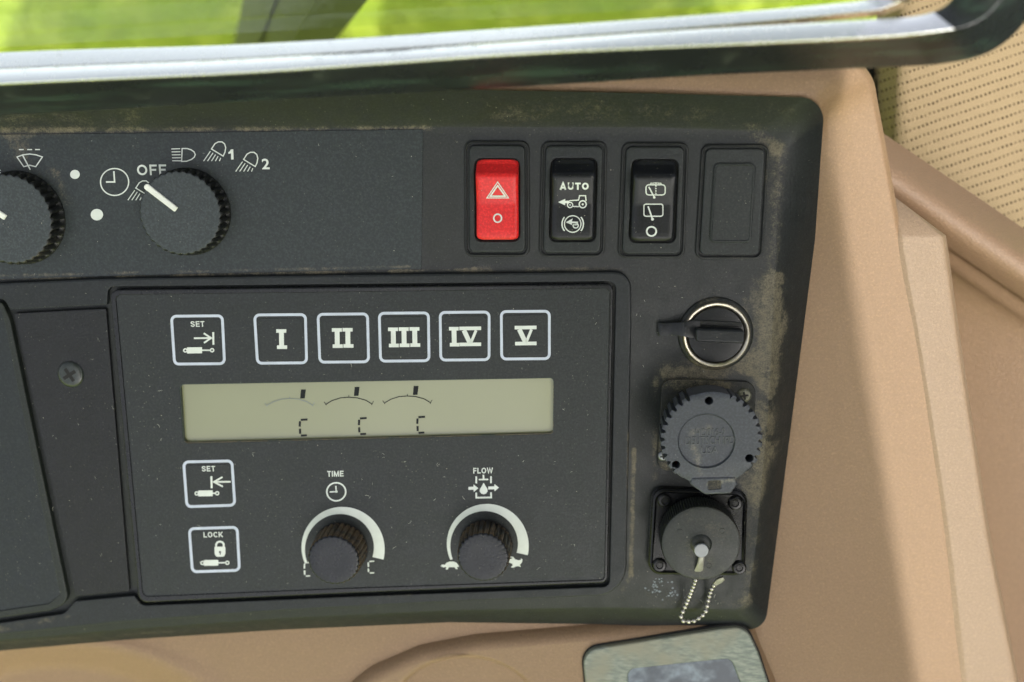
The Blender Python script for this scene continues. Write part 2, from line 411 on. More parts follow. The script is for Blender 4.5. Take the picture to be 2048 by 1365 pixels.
m_tan2 = tan('tan_plastic_side', (.245, .157, .096), .42)

# ================================================================== FASCIA
fa = Thing('control_fascia', 'dusty black plastic control fascia carrying the knobs, rocker switches and sockets', 'control panel')
REF = fa.o
inn = [(-700, 276, 0), (420, 263, 0), (860, 257, 0), (1300, 258, 0), (1558, 266, 46), (1550, 520, 0), (1536, 800, 0), (1512, 1080, 0), (1492, 1218, 36),
       (1200, 1214, 0), (900, 1220, 0), (560, 1236, 0), (250, 1258, 0), (0, 1280, 0), (-700, 1354, 0)]
out = [(-700, 192, 0), (420, 178, 0), (860, 178, 0), (1300, 187, 0), (1650, 196, 46), (1630, 480, 0), (1590, 790, 0), (1552, 1090, 0), (1530, 1260, 36),
       (1200, 1249, 0), (900, 1245, 0), (560, 1260, 0), (250, 1280, 0), (0, 1302, 0), (-700, 1376, 0)]
Li = [P(x, y, 0) for x, y in rp(inn, 10)]; 
def edge_h(x, y):                                        # the fascia curls up under the window and rolls down at the right and below
    return 12 if y < 200 and x < 1560 else max(-16, 11-23*max(0, (y-200))/95) if y < 295 else (max(-16, -12-4*(y-295)/150) if y < 1000 else min(-8, -16+8*(y-1000)/230))
Lo = [P(x, y, edge_h(x, y)) for x, y in rp(out, 10)]
n = len(Li); V = []; F = []
for k, tt in enumerate((0, .06, .13, .22, .34, .5, .7, .88, 1, 1.0)):
    for a, b in zip(Li, Lo): V.append(Vector((a.x+(b.x-a.x)*tt, a.y+(b.y-a.y)*tt, b.z*(tt**1.18)-(.009 if k == 9 else 0))))
    if k:
        for i in range(n):
            j = (i+1) % n; F.append(((k-1)*n+i, (k-1)*n+j, k*n+j, k*n+i))
F.append(tuple(range(n)))
fa.part('face', V, F, m_fascia)
# film strip with the symbols of the two big knobs
L = outline([(-650, 277, 0), (420, 265, 0), (846, 259, 3), (843, 538, 3), (420, 547, 0), (-150, 563, 0), (-650, 577, 0)], .3, 3)
fa.part('label_strip', *plate(L, [(0, 0), (0, .22), (.1, .3)]), m_strip)
C1 = (0, 240, 3.303)
s = Sym(.3, C1)
for x in (125, 180, 232): s.line([(x, 197), (x+32, 197)], 7)
s.line([(112, 246), (150, 232), (195, 226), (240, 232), (280, 246), (236, 310), (195, 300), (157, 310)], 7, True).line([(150, 235), (200, 330)], 8)
s.build('wiper_symbol', m_print, fa)
Sym(.3, C1).disc(495, 361, 32, 30).build('position_dot', m_print, fa)
Sym(.3, C1).disc(640, 627, 41, 38).build('position_dot', m_print, fa)
Sym(.3, C1).text('E', -10, 350, 34, 40, -.02, .02).build('lettering', m_print, fa)
Sym(.3, C1).arc(757, 411, 93, 8, ry=89).line([(752, 340), (757, 411), (700, 411)], 10).build('clock_symbol', m_print, fa)
Sym(.3, C1).word('OFF', 1001, 331, 196, 70, -.012).build('lettering', m_print, fa)
def lampsym(S, cx, cy, rot, k=1.0, n=5, straight=False):
    c, q = math.cos(rot), math.sin(rot)
    tr = lambda x, y: (cx+k*(x*c-y*q), cy+k*(x*q+y*c))
    S.line([tr(x, y) for x, y in ((-42, 38), (-42, -38), (-15, -42), (15, -34), (36, -14), (42, 0), (36, 14), (15, 34), (-15, 42))], 7, True)
    return S
S = Sym(.3, C1)
S.line([(1203, 190), (1200, 275), (1232, 274), (1265, 262), (1284, 246), (1290, 230), (1282, 212), (1262, 198), (1236, 190)], 7, True)
for i in range(5): S.line([(1132+i*1.5, 193+i*19.5), (1190+i*1.5, 191+i*20)], 6)
S.build('headlamp_symbol', m_print, fa)
for dx, dy, cut in ((0, 0, 9), (212, 69, 9), (-500, 258, 9)):
    S = Sym(.3, C1)
    S.line([(1397+dx, 193+dy), (1474+dx, 240+dy), (1486+dx, 215+dy), (1491+dx, 185+dy), (1484+dx, 160+dy), (1466+dx, 146+dy), (1442+dx, 146+dy), (1420+dx, 158+dy)], 7, True)
    for i in range(5): S.line([(1390+i*17+dx, 208+i*11+dy), (1345+i*26+dx, 273+dy)], 6)
    S.build('work_lamp_symbol', m_print, fa)
Sym(.3, C1).poly([(1525, 196), (1541, 195), (1543, 262), (1527, 263), (1526, 222), (1509, 226), (1508, 214), (1518, 208)]).build('lettering', m_print, fa)
Sym(.3, C1).text('2', 1755, 292, 50, 70, 0, .02).build('lettering', m_print, fa)
# raised surround round the three modules
Lsur = outline([(-690, 598, 0), (200, 557, 0), (700, 549, 0), (1262, 543, 34), (1263, 640, 0), (1252, 1192, 62), (900, 1206, 0), (560, 1224, 0), (250, 1246, 0), (0, 1272, 0), (-690, 1348, 0)], 2, 8)
hole = outline([(-640, 630, 0), (8, 598, 14), (20, 620, 0), (214, 610, 4), (216, 574, 12), (700, 569, 0), (1232, 563, 16), (1219, 1174, 14), (700, 1194, 0), (283, 1212, 18), (268, 1192, 4), (150, 1203, 10), (128, 1228, 20), (-640, 1340, 0)], 2, 5)
fa.part('surround', *slab(Lsur, [(0, -.2), (0, 1.0), (.35, 1.7), (1.0, 2.0)], [(hole, [(0, 0), (0, 1.6), (.15, 1.9), (.45, 2.0)])]), m_surround)
# pale scuffs by the round socket
sc = Sym(0, lift=.06)
for i in range(46):
    a = random.gauss(0, 1); x, y = random.choice(((1318, 1168), (1345, 1190), (1310, 1178)));
    x += random.gauss(0, 10); y += random.gauss(0, 7); r = random.uniform(.8, 3.2); k = random.randint(5, 8); o = random.random()*6
    sc.poly([(x+r*random.uniform(.5, 1.2)*math.cos(o+2*math.pi*j/k), y+.8*r*random.uniform(.5, 1.2)*math.sin(o+2*math.pi*j/k)) for j in range(k)])
o = sc.build('paint_scuff', plain('scuff_grey', (.16, .19, .21), .6, var=.3, scale=900), fa); o['kind'] = 'stuff'

# ================================================================== BIG KNOBS
def mm(px, py, r, h): return (P(px+r, py, h)-P(px, py, h)).length*1000
def bigknob(cx, cy, rpx, label, pointer):
    c = P(cx, cy, .3); R = mm(cx, cy, rpx, .3)
    th = Thing('rotary_knob', label, 'knob', c, 'large rotary knobs on the film strip')
    N = 34
    def rad(a, k):
        if k in (0, 1): return 1
        s_ = abs(math.sin(N*a/2+.35*k)); amp = (0, 0, .03, .09, .09, .09, .07, .05)[min(k, 7)]
        return 1-amp*(1-s_)**.8
    pr = [(R, .3), (R, .9), (R*.995, 1.3), (R*.985, 1.8), (R*.98, 4), (R*.975, 7.0), (R*.965, 7.7), (R*.945, 8.1), (R*.93, 8.25)]
    V, F = lathe(c, pr, N*8, rad, cap=True); th.part('body', V, F, m_knob, sharp=50)
    ht = 8.3
    V, F = lathe(c, [(R*.928, 8.1), (R*.928, 8.3), (R*.915, 8.42)], N*8, lambda a, k: 1-.03*(1-abs(math.sin(N*a/2+.35*7)))**.8); th.part('cap_face', V, F, m_knobface, sharp=50)
    (x0, y0), (x1, y1) = pointer; d = Vector((x1-x0, y1-y0)).normalized(); q = Vector((-d.y, d.x))*6.0
    L = outline([(x0+q.x, y0+q.y, 5), (x1+q.x*.9, y1+q.y*.9, 1.5), (x1-q.x*.9, y1-q.y*.9, 1.5), (x0-q.x, y0-q.y, 5)], 9, 3)
    th.part('pointer', *plate(L, [(0, 8.2), (0, 8.8), (.25, 9.05)]), m_pointer)
bigknob(41, 436, 90, 'ribbed black rotary knob below the wiper symbol', ((-62, 388), (10, 436)))
bigknob(377, 424, 85, 'ribbed black rotary knob below the OFF lettering and lamp symbols', ((289, 371), (352, 420)))

# ================================================================== ROCKER SWITCHES
class Rocker:
    """frame px = centre, half sizes; local v up the rocker"""
    def __init__(s, cx, cy, lean): s.cx, s.cy, s.lean = cx, cy, lean
def rocker_switch(oc, ohw, ic, ihw, lean, label, body, marks):
    base = P(oc[0], oc[1], 0)
    th = Thing('rocker_switch', label, 'switch', base, 'rocker switches in a row')
    def quad(c, w, h_, r, hh, seg=6):
        return outline([(c[0]-w-lean*-h_, c[1]-h_, r), (c[0]+w-lean*-h_, c[1]-h_, r), (c[0]+w-lean*h_, c[1]+h_, r), (c[0]-w-lean*h_, c[1]+h_, r)], hh, seg)
    rim = quad(oc, ohw[0], ohw[1], 17, .8); inn_ = quad(oc, ohw[0]-5, ohw[1]-5, 14, .8)
    V, F = slab(rim, [(0, -.1), (0, .55), (.2, .9), (.45, 1.0)], [(inn_, [(0, .05), (0, .7), (.15, .95), (.25, 1.0)])])
    th.part('rim', V, F, m_bezelrim)
    pl = quad(oc, ohw[0]-8.5, ohw[1]-8.5, 12, 1.1)
    iw, ih = ihw
    if body is None:
        th.part('bezel', *plate(pl, [(0, .05), (0, .6), (.25, 1.0), (.7, 1.1)]), m_bezel)
        b = quad(ic, iw, ih, 12, 1.4); th.part('blank_insert', *plate(b, [(0, 1.0), (.0, 1.45), (.3, 1.75), (.7, 1.8), (1.0, 1.5), (1.25, 1.5)]), m_bezel)
        return th
    op = quad(ic, iw+3, ih+3, 13, 1.1)
    th.part('bezel', *slab(pl, [(0, .05), (0, .7), (.3, 1.15), (.8, 1.3)], [(op, [(0, .05), (0, .9), (.15, 1.2), (.4, 1.3)])]), m_bezel)
    th.part('switch_well', *plate(quad(ic, iw+2.9, ih+2.9, 12, 1.1), [(0, .02), (0, .08)]), m_dark)
    # rocker body: profile along v (0 = bottom end, 1 = top end)
    prof = [(0, 2.6), (.04, 3.25), (.10, 3.45), (.25, 3.35), (.40, 3.15), (.445, 3.12), (.47, 3.25), (.55, 3.9), (.66, 4.95), (.76, 6.0), (.80, 6.15), (.83, 5.6), (.88, 3.9), (.95, 1.9), (1, 1.3)]
    def zp(v):
        for (a, za), (b, zb) in zip(prof, prof[1:]):
            if v <= b: return za+(zb-za)*max(0, (v-a))/(b-a)
        return prof[-1][1]
    hm = 3.4
    us = [-1, -1, -.985, -.95, -.88, -.7, -.35, 0, .35, .7, .88, .95, .985, 1, 1]
    vsn = sorted(set([0, .012, .03, .06]+[i/40 for i in range(2, 39)]+[.94, .97, .988, 1, .445, .47, .83, .80]))
    rows = []
    for v in vsn:
        y = ic[1]+ih-2*ih*v; e = min(v, 1-v)*2*ih; cr = 9
        w = iw-(cr-math.sqrt(max(0, cr*cr-(cr-e)**2)) if e < cr else 0)
        row = []
        for k, u in enumerate(us):
            x = ic[0]+w*u-lean*(y-ic[1]); q = P(x, y, hm)
            z = zp(v)
            if k in (0, len(us)-1): z = .06
            else: z -= .9*max(0, (abs(u)-.86)/.14)**2.2
            if v in (0, 1): z = .06 if k in (0, len(us)-1) else z*1.0
            row.append(Vector((q.x, q.y, z*.001)))
        rows.append(row)
    r0 = [Vector((p.x, p.y, .00006)) for p in rows[0]]; r1 = [Vector((p.x, p.y, .00006)) for p in rows[-1]]
    V, F = loft([r0]+rows+[r1])
    bo = th.part('rocker', V, F, body, sharp=60)
    def hf(px, py):
        v = (ic[1]+ih-py)/(2*ih); y = P(px, py, hm).y
        # perspective: solve for the height at which this sight line meets the rocker
        z = hm
        for _ in range(3):
            yy = P(px, py, z).y; y0 = P(ic[0], ic[1]+ih, hm).y; y1 = P(ic[0], ic[1]-ih, hm).y
            z = zp((yy-y0)/(y1-y0))
        return z
    for name, fn in marks:
        S = Sym(hf, C2, .16); fn(S); S.build(name, m_print, th, bo)
    return th
C2 = (880, 260, 2.8444)
def mk_tri(S):
    S.line([(328, 297), (267, 388), (390, 388)], 5, True).line([(328, 318), (286, 378), (371, 378)], 8, True)
def mk_o1(S): S.arc(328, 503, 22, 8, ry=23)
def mk_auto(S): S.word('AUTO', 764, 321, 166, 41, 0, t=.25)
def mk_tractor(S):
    S.poly([(672, 412), (712, 393), (712, 404), (735, 404), (735, 418), (712, 418), (712, 430)])
    S.line([(738, 403), (788, 400), (794, 375), (828, 375), (831, 405)], 6).line([(757, 436), (790, 437)], 6)
    S.arc(740, 428, 15, 6).disc(740, 428, 4).arc(812, 424, 20, 7).disc(812, 424, 6)
    S.line([(738, 403), (733, 410)], 5)
def mk_brake(S):
    S.arc(755, 536, 47, 6); S.arc(755, 536, 61, 7, 140, 220, n=16); S.arc(755, 536, 61, 7, -40, 40, n=16)
    S.line([(722, 526), (785, 528)], 10); S.poly([(716, 526), (755, 505), (748, 526), (752, 542)])
    S.arc(772, 545, 15, 6, -200, 90, ry=14, n=20); S.line([(757, 541), (786, 540)], 6)
def rr(x0, y0, x1, y1, r): return rp([(x0, y0, r), (x1, y0, r), (x1, y1, r), (x0, y1, r)], 4)
def mk_wash(S):
    S.line(rr(1172, 313, 1281, 371, 16), 6, True); S.line([(1188, 325), (1217, 380)], 7).disc(1219, 385, 7)
    for y in (316, 330, 344, 358): S.line([(1228, y), (1228, y+8)], 7)
    for a in range(3): S.line([(1196+a*12, 307-a*2), (1205+a*12, 303)], 6).line([(1260-a*12, 307-a*2), (1250-a*12, 303)], 6)
def mk_wipe(S): S.line(rr(1160, 423, 1268, 492, 12), 6, True); S.line([(1184, 436), (1207, 503)], 8).disc(1209, 509, 8)
def mk_o2(S): S.arc(1203, 578, 27, 9, ry=26)
rocker_switch((994, 398), (65, 116), (994.5, 400), (42, 80), -.004, 'red hazard rocker switch with white warning triangle', m_red, [('warning_triangle', mk_tri), ('circle_mark', mk_o1)])
rocker_switch((1146, 399), (66, 116), (1146.5, 400), (43.5, 80.5), .022, 'black rocker switch lettered AUTO above tractor and brake symbols', m_rocker, [('lettering', mk_auto), ('tractor_symbol', mk_tractor), ('brake_symbol', mk_brake)])
rocker_switch((1306.5, 401), (67, 116), (1307.5, 402), (43.5, 80.5), .038, 'black rocker switch with rear wiper and washer symbols', m_rocker, [('washer_symbol', mk_wash), ('wiper_symbol', mk_wipe), ('circle_mark', mk_o2)])
rocker_switch((1464.5, 404), (68, 115), (1465, 406), (42, 80), .06, 'blank switch cover without symbols in black bezel', None, [])

# ================================================================== TRIM PANEL + SCREW
def phillips(th, cx, cy, rpx, h, mat, mdark, ang=.3, dome=1.2):
    c = P(cx, cy, h); R = mm(cx, cy, rpx, h)
    V, F = lathe(c, [(R, h), (R*.98, h+.3*dome), (R*.88, h+.65*dome), (R*.7, h+.9*dome), (R*.4, h+dome*1.0), (R*.12, h+dome*1.02)], 32)
    so = th.part('screw', V, F, mat)
    ax = Vector((math.cos(ang), math.sin(ang), 0)); ay = Vector((-ax.y, ax.x, 0)); k = R*.001; V = []; F = []
    w, l = .13*k, .55*k
    pts = [(-w, -w), (-w, -l), (w, -l), (w, -w), (l, -w), (l, w), (w, w), (w, l), (-w, l), (-w, w), (-l, w), (-l, -w)]
    L = [flat(Vector((c.x, c.y, 0))+ax*a+ay*b) for a, b in pts]
    th.part('cross_slot', *plate(L, [(0, h+.3), (0, h+dome*1.03)]), mdark, parent=so, smooth=False)
tp = Thing('trim_panel', 'narrow black grained trim panel held by one cross-head screw', 'trim panel', P(140, 900, 0))
tp.part('panel', *plate(outline([(27, 627, 5), (212, 617, 5), (259, 1183, 5), (150, 1194, 5)], 1.5, 4), [(0, .02), (0, 1.2), (.15, 1.45), (.5, 1.55)]), m_trim)
phillips(tp, 142, 749, 26, 1.5, m_screw, m_dark, .55, 1.3)

# ================================================================== LEFT MODULE
sm = Thing('side_module', 'flat black module face beside the trim panel with its screw', 'control module', P(-20, 930, 0))
Ls = outline([(-600, 636, 0), (4, 604, 12), (20, 640, 0), (138, 1205, 26), (100, 1222, 0), (-600, 1322, 0)], 2.4, 6)
Ls2 = outline([(-590, 643, 0), (-1, 612, 8), (8, 640, 0), (120, 1190, 14), (96, 1208, 0), (-590, 1308, 0)], 2.4, 6)
sm.part('rim', *slab(Ls, rnd(.02, 2.5, .5), [(Ls2, [(0, 1.9), (.1, 2.4), (.25, 2.5)])]), plastic('side_rim', col=(.035, .042, .036), rough=.5, dust=.4, grain=.3))
sm.part('faceplate', *plate(Ls2, [(-.02, .02), (-.02, 2.1), (.12, 2.15)]), m_side)

# ================================================================== DISPLAY MODULE
dm = Thing('control_module', 'black timer and flow module with eight keys and a long LCD', 'control module', P(725, 880, 0))
Lm = outline([(219, 580, 16), (700, 574, 0), (1227, 568, 16), (1215, 1166, 14), (700, 1187, 0), (278, 1206, 18)], 2.6, 6)
Lw = outline([(358, 769, 9), (1108, 756, 8), (1107, 869, 9), (366, 888, 11)], 2.6, 4)
Lf = outline([(231, 590, 10), (700, 584, 0), (1220, 577, 10), (1209, 1160, 9), (700, 1177, 0), (286, 1194, 12)], 2.6, 6)
dm.part('rim', *slab(Lm, rnd(.02, 2.75, .6), [(Lf, [(0, 2.0), (0, 2.6), (.12, 2.74), (.25, 2.75)])]), m_modrim)
dm.part('faceplate', *slab(Lf, [(-.02, .02), (-.02, 2.3), (.1, 2.4)], [(Lw, [(0, .5), (0, 2.3), (.1, 2.4)])]), m_modface)
HF = 2.4
Lg = inset(Lw, -1.5)
lcd = dm.part('display', *plate(Lg, [(0, .03), (0, .6)]), m_lcd, smooth=False)
V, F, nn = rings(inset(Lw, -.02), [(0, .6), (0, 2.2), (.28, 2.2), (.28, .6)]); dm.part('window_wall', V, F, m_lcdwall, smooth=False)
C5 = (300, 580, 2.3814); C6 = (300, 890, 2.3814)
for cx, al, y0, faint in ((665, 0, 518, 1), (947, 0, 512, .6), (1226, 0, 506, 0)):
    S = Sym(.6, C5, .12)
    S.line([(cx-110, y0+34), (cx-80, y0+16), (cx-40, y0+3), (cx, y0), (cx+40, y0+3), (cx+80, y0+14), (cx+112, y0+33)], 4)
    S.line([(cx-118, y0+22), (cx-107, y0+38)], 3).line([(cx+118, y0+18), (cx+108, y0+37)], 3).line([(cx, y0-10), (cx, y0)], 3)
    S.build('gauge_arc', m_lcdfaint if faint == 1 else m_lcdink, dm, lcd)
for x, y, mt in ((729, 497, m_lcdink), (985, 485, m_lcdink), (1266, 480, m_lcdink)):
    Sym(.6, C5, .12).poly([(x-10, y-22), (x+13, y-22), (x+8, y+20), (x-14, y+21)]).build('gauge_needle', mt, dm, lcd)
for x, y in ((728, 618), (1010, 611), (1288, 605)):
    S = Sym(.6, C5, .12)
    S.line([(x-10, y+2), (x+22, y)], 9.5).line([(x-14, y+8), (x-15, y+34)], 10).line([(x-14, y+44), (x-13, y+68)], 10).line([(x-9, y+77), (x+19, y+75)], 9.5)
    S.build('segment_letter', m_lcdink, dm, lcd)
def key(crop, quad_, name_marks):
    pts = [(x, y, 22) for x, y in quad_]
    S = Sym(HF, crop, .09); S.line(rp(pts, 5), 13, True); 
    kp = S.build('key', m_printb, dm)
    cx = sum(p[0] for p in quad_)/4; cy = sum(p[1] for p in quad_)/4
    fld = [(cx+(x-cx)*.86, cy+(y-cy)*.86, 16) for x, y in quad_]
    L = outline([(crop[0]+x/crop[2], crop[1]+y/crop[2], r/crop[2]) for x, y, r in fld], HF, 4)
    dm.part('key_field', *plate(L, [(0, HF-.1), (0, HF+.10), (.25, HF+.16)]), m_modface, parent=kp)
    for nm, fn in name_marks:
        S = Sym(HF+.16, crop, .08); fn(S); S.build(nm, m_print, dm, kp)
def cyl(S, x, y, k, ext, sl=-.0):
    S.poly([(x-38*k, y-14*k), (x+36*k, y-15*k), (x+36*k, y+15*k), (x-38*k, y+16*k)])
    S.arc(x-46*k, y+1, 8*k, 6*k, n=16); S.line([(x+36*k, y), (x+36*k+ext, y)], 7*k); S.arc(x+36*k+ext+8*k, y, 8*k, 6*k, n=16)
def set1(S): S.line([(209, 231), (284, 230)], 8).line([(256, 207), (291, 230), (257, 253)], 8).line([(301, 202), (302, 262)], 9)
def set2(S): S.line([(384, 176), (305, 177)], 8).line([(345, 154), (304, 177), (347, 199)], 8).line([(292, 150), (294, 207)], 9)
def lockm(S):
    S.poly(rp([(307, 486, 4), (359, 485, 4), (359, 520, 16), (352, 533, 8), (318, 534, 8), (308, 522, 16)], 3)); S.line([(315, 487), (315, 474), (322, 464), (333, 461), (344, 464), (351, 473), (351, 486)], 9)
def roman(S, items, slope=-.004):
    for kind, x0, y0, x1, y1 in items:
        t_ = 17
        if kind == 'I':
            xc = (x0+x1)/2; b = 11.5
            S.poly([(x0, y0), (x1, y0), (x1, y0+t_), (xc+b+1, y0+t_), (xc+b+2, y1-t_), (x1+4, y1-t_), (x1+4, y1), (x0+4, y1), (x0+4, y1-t_), (xc-b+2, y1-t_), (xc-b+1, y0+t_), (x0, y0+t_)])
        else:
            xm = (x0+x1)/2
            S.line([(x0, y0+t_/2), (x1, y0+t_/2-1)], t_).line([(x0+2, y1-t_/2), (x1, y1-t_/2-1)], t_)
            S.line([(x0+22, y0+t_), (xm-1, y1-t_+2)], 22).line([(x1-24, y0+t_), (xm+3, y1-t_+2)], 13)
key(C5, [(102, 126), (344, 124), (355, 352), (117, 354)], [('lettering', lambda S: S.word('SET', 226, 163, 66, 27, -.01)), ('arrow_symbol', set1), ('cylinder_symbol', lambda S: cyl(S, 213, 288, .97, 40))])
KQ = [([(498, 120), (740, 118), (746, 348), (512, 350)], [('I', 601, 188, 649, 282)]),
      ([(800, 117), (1036, 115), (1041, 343), (809, 345)], [('I', 866, 183, 914, 277), ('I', 917, 182, 965, 276)]),
      ([(1092, 112), (1326, 110), (1329, 338), (1098, 340)], [('I', 1134, 180, 1181, 274), ('I', 1185, 179, 1232, 273), ('I', 1236, 178, 1283, 272)]),
      ([(1382, 108), (1615, 106), (1615, 333), (1385, 335)], [('I', 1424, 177, 1470, 270), ('V', 1473, 176, 1577, 269)]),
      ([(1673, 104), (1902, 102), (1902, 328), (1675, 330)], [('V', 1737, 172, 1841, 265)])]
for q, it in KQ: key(C5, q, [('roman_numeral', lambda S, it=it: roman(S, it))])
key(C6, [(160, 82), (390, 77), (404, 288), (176, 295)], [('lettering', lambda S: S.word('SET', 278, 114, 64, 26, -.015)), ('arrow_symbol', set2), ('cylinder_symbol', lambda S: cyl(S, 265, 231, .93, 14))])
key(C6, [(187, 400), (415, 393), (426, 598), (202, 605)], [('lettering', lambda S: S.word('LOCK', 301, 428, 93, 26, -.015)), ('padlock_symbol', lockm), ('cylinder_symbol', lambda S: cyl(S, 292, 562, .92, 36))])
S = Sym(HF+.16, C6, .15); S.disc(333, 511, 5).line([(334, 511), (335, 523)], 5).build('keyhole', m_modface, dm)
Sym(HF, C6).word('TIME', 883, 138, 78, 27, -.015).build('lettering', m_print, dm)
Sym(HF, C6).arc(887, 224, 45, 7, ry=43).line([(885, 196), (887, 223), (856, 225)], 6).disc(888, 223, 6).build('clock_symbol', m_print, dm)
Sym(HF, C6).word('FLOW', 1586, 123, 93, 27, -.015).build('lettering', m_print, dm)
S = Sym(HF, C6)
S.line([(1554, 151), (1554, 184)], 8).line([(1624, 150), (1624, 183)], 8).line([(1566, 166), (1611, 165)], 7).line([(1588, 143), (1589, 166)], 8)
S.line([(1554, 228), (1554, 252), (1625, 251), (1624, 227)], 8)
S.poly([(1517, 201), (1541, 200), (1541, 189), (1564, 207), (1542, 225), (1541, 214), (1517, 215)]).poly([(1611, 199), (1640, 198), (1640, 187), (1662, 204), (1641, 222), (1640, 212), (1611, 213)])
S.poly([(1589, 180), (1598, 196), (1607, 210), (1608, 222), (1600, 233), (1589, 236), (1578, 233), (1570, 222), (1572, 210), (1581, 196)])
S.build('flow_symbol', m_print, dm)
# tapered scale arcs
for cx, cy, R0, a0, a1 in ((911, 494, 181, 203, -15), (1600, 477, 178, 203, -14)):
    Sym(HF, C6).arc(cx, cy, R0, 1, a0, a1, n=56, taper=lambda u: 12+42*u).build('scale_arc', m_print, dm)
S = Sym(HF, C6); x, y = 736, 566
S.line([(x, y), (x-1, y+24)], 7).line([(x, y+32), (x+1, y+54)], 7).line([(x+6, y+60), (x+26, y+58)], 6).line([(x+4, y-4), (x+22, y-5)], 6); S.build('segment_letter', m_print, dm)
S = Sym(HF, C6); x, y = 1040, 560
S.line([(x+5, y-4), (x+28, y-6)], 6).line([(x, y), (x, y+22)], 7).line([(x, y+30), (x+1, y+46)], 7).line([(x+7, y+51), (x+28, y+50)], 6); S.build('segment_letter', m_print, dm)
S = Sym(HF, C6)
S.poly([(1384, 578), (1392, 570), (1404, 572), (1412, 562), (1428, 556), (1446, 556), (1460, 562), (1470, 576), (1472, 582), (1462, 582), (1466, 592), (1456, 592), (1450, 583), (1424, 583), (1418, 594), (1408, 594), (1412, 583), (1396, 584)])
S.build('tortoise_symbol', m_print, dm)
S = Sym(HF, C6)
S.poly([(1706, 556), (1714, 545), (1726, 541), (1712, 531), (1730, 534), (1738, 545), (1754, 550), (1766, 548), (1768, 540), (1774, 548), (1772, 560), (1762, 572), (1766, 582), (1752, 578), (1742, 580), (1730, 586), (1718, 584), (1728, 574), (1724, 566), (1716, 564)])
S.build('hare_symbol', m_print, dm)

# ================================================================== SMALL KNOBS
def smallknob(cx, cy, label):
    c = P(cx, cy, HF); R = mm(cx, cy, 53, HF)
    th = Thing('fluted_knob', label, 'knob', c, 'small fluted knobs on the control module'); N = 28
    th.part('spindle_collar', *lathe(c, [(R*1.02, HF+.02), (R*1.02, HF+.5), (R*.9, HF+.6)], 48), m_dark)
    def rad(a, k): return 1-(.0 if k < 1 else .075)*(1-abs(math.sin(N*a/2)))**1.3
    V, F = lathe(c, [(R*.9, HF+.55), (R*1.0, HF+.65), (R*.99, HF+6), (R*.97, HF+10.8), (R*.955, HF+11.5), (R*.93, HF+11.7)], N*8, rad)
    th.part('skirt', V, F, m_skirt, sharp=50)
    V, F = lathe(c, [(R*.935, HF+11.6), (R*.935, HF+12.0), (R*.91, HF+12.35), (R*.85, HF+12.45), (R*.5, HF+12.3), (R*.1, HF+12.25)], N*8, lambda a, k: 1-(.045 if k < 3 else .0)*(1-abs(math.sin(N*a/2)))**1.3)
    th.part('cap_face', V, F, m_smallface, sharp=50)
smallknob(682, 1096, 'small fluted black knob under the TIME lettering')
smallknob(972, 1090, 'small fluted black knob under the FLOW lettering')

# ================================================================== COVERED POWER SOCKET
ps = Thing('power_socket', 'power socket with bright metal ring and closed black cap', 'socket', P(1430, 667, 0))
c = P(1431, 668, 0)
ps.part('rubber_collar', *lathe(c, [(14.3, -.1), (14.2, .5), (13.9, .9), (13.2, 1.3), (12.6, 1.4)], 72), plastic('collar', col=(.032, .034, .033), dust=1.0, segs=[((1360, 640), (1385, 720), 5, .5), ((1390, 732), (1450, 738), 4, 1.0)]))
rg = c.copy()
V, F = lathe(c, [(13.0, 1.35), (12.8, 2.4), (12.3, 3.0), (11.8, 3.0), (11.2, 2.6), (10.8, 2.0), (10.7, 1.4)], 72, cap=False); ps.part('metal_ring', V, F, m_chrome)
V, F = lathe(c, [(10.75, 1.35), (10.7, 2.2), (10.4, 2.7), (10.0, 2.8), (5, 2.85)], 72); cp = ps.part('cap', V, F, m_rocker)
def pxbox(q, h0, h1, r, rr_=4): return plate(outline([(x, y, rr_) for x, y in q], h1, 4), rnd(h0, h1, r))
ps.part('grip_rib', *pxbox([(1380, 640), (1484, 645), (1484, 655), (1380, 650)], 2.8, 3.4, .3, 2), m_knob, parent=cp)
ps.part('grip_bar', *pxbox([(1392, 658), (1490, 662), (1489, 688), (1392, 684)], 2.8, 8, .7, 5), plastic('grip_black', col=(.022, .026, .030), rough=.36, dust=.15), parent=cp)
# strap from the cap over the ring to the left
rows = []
for x, z, w in catmull([(1400, 3.4, 17), (1382, 3.9, 17), (1368, 4.0, 15), (1356, 3.4, 13.5), (1340, 2.3, 13), (1322, 1.9, 13), (1316, 1.3, 13)], 4):
    y = 659
    ring_ = [(y-w, z-.6), (y-w, z-.15), (y-w+2, z), (y+w-2, z), (y+w, z-.15), (y+w, z-.6)]
    rows.append([P(x, yy, zz) for yy, zz in ring_])
V, F = loft(rows, True); F += [tuple(range(6)), tuple(range(len(V)-6, len(V)))]
ps.part('strap', V, F, m_rocker)

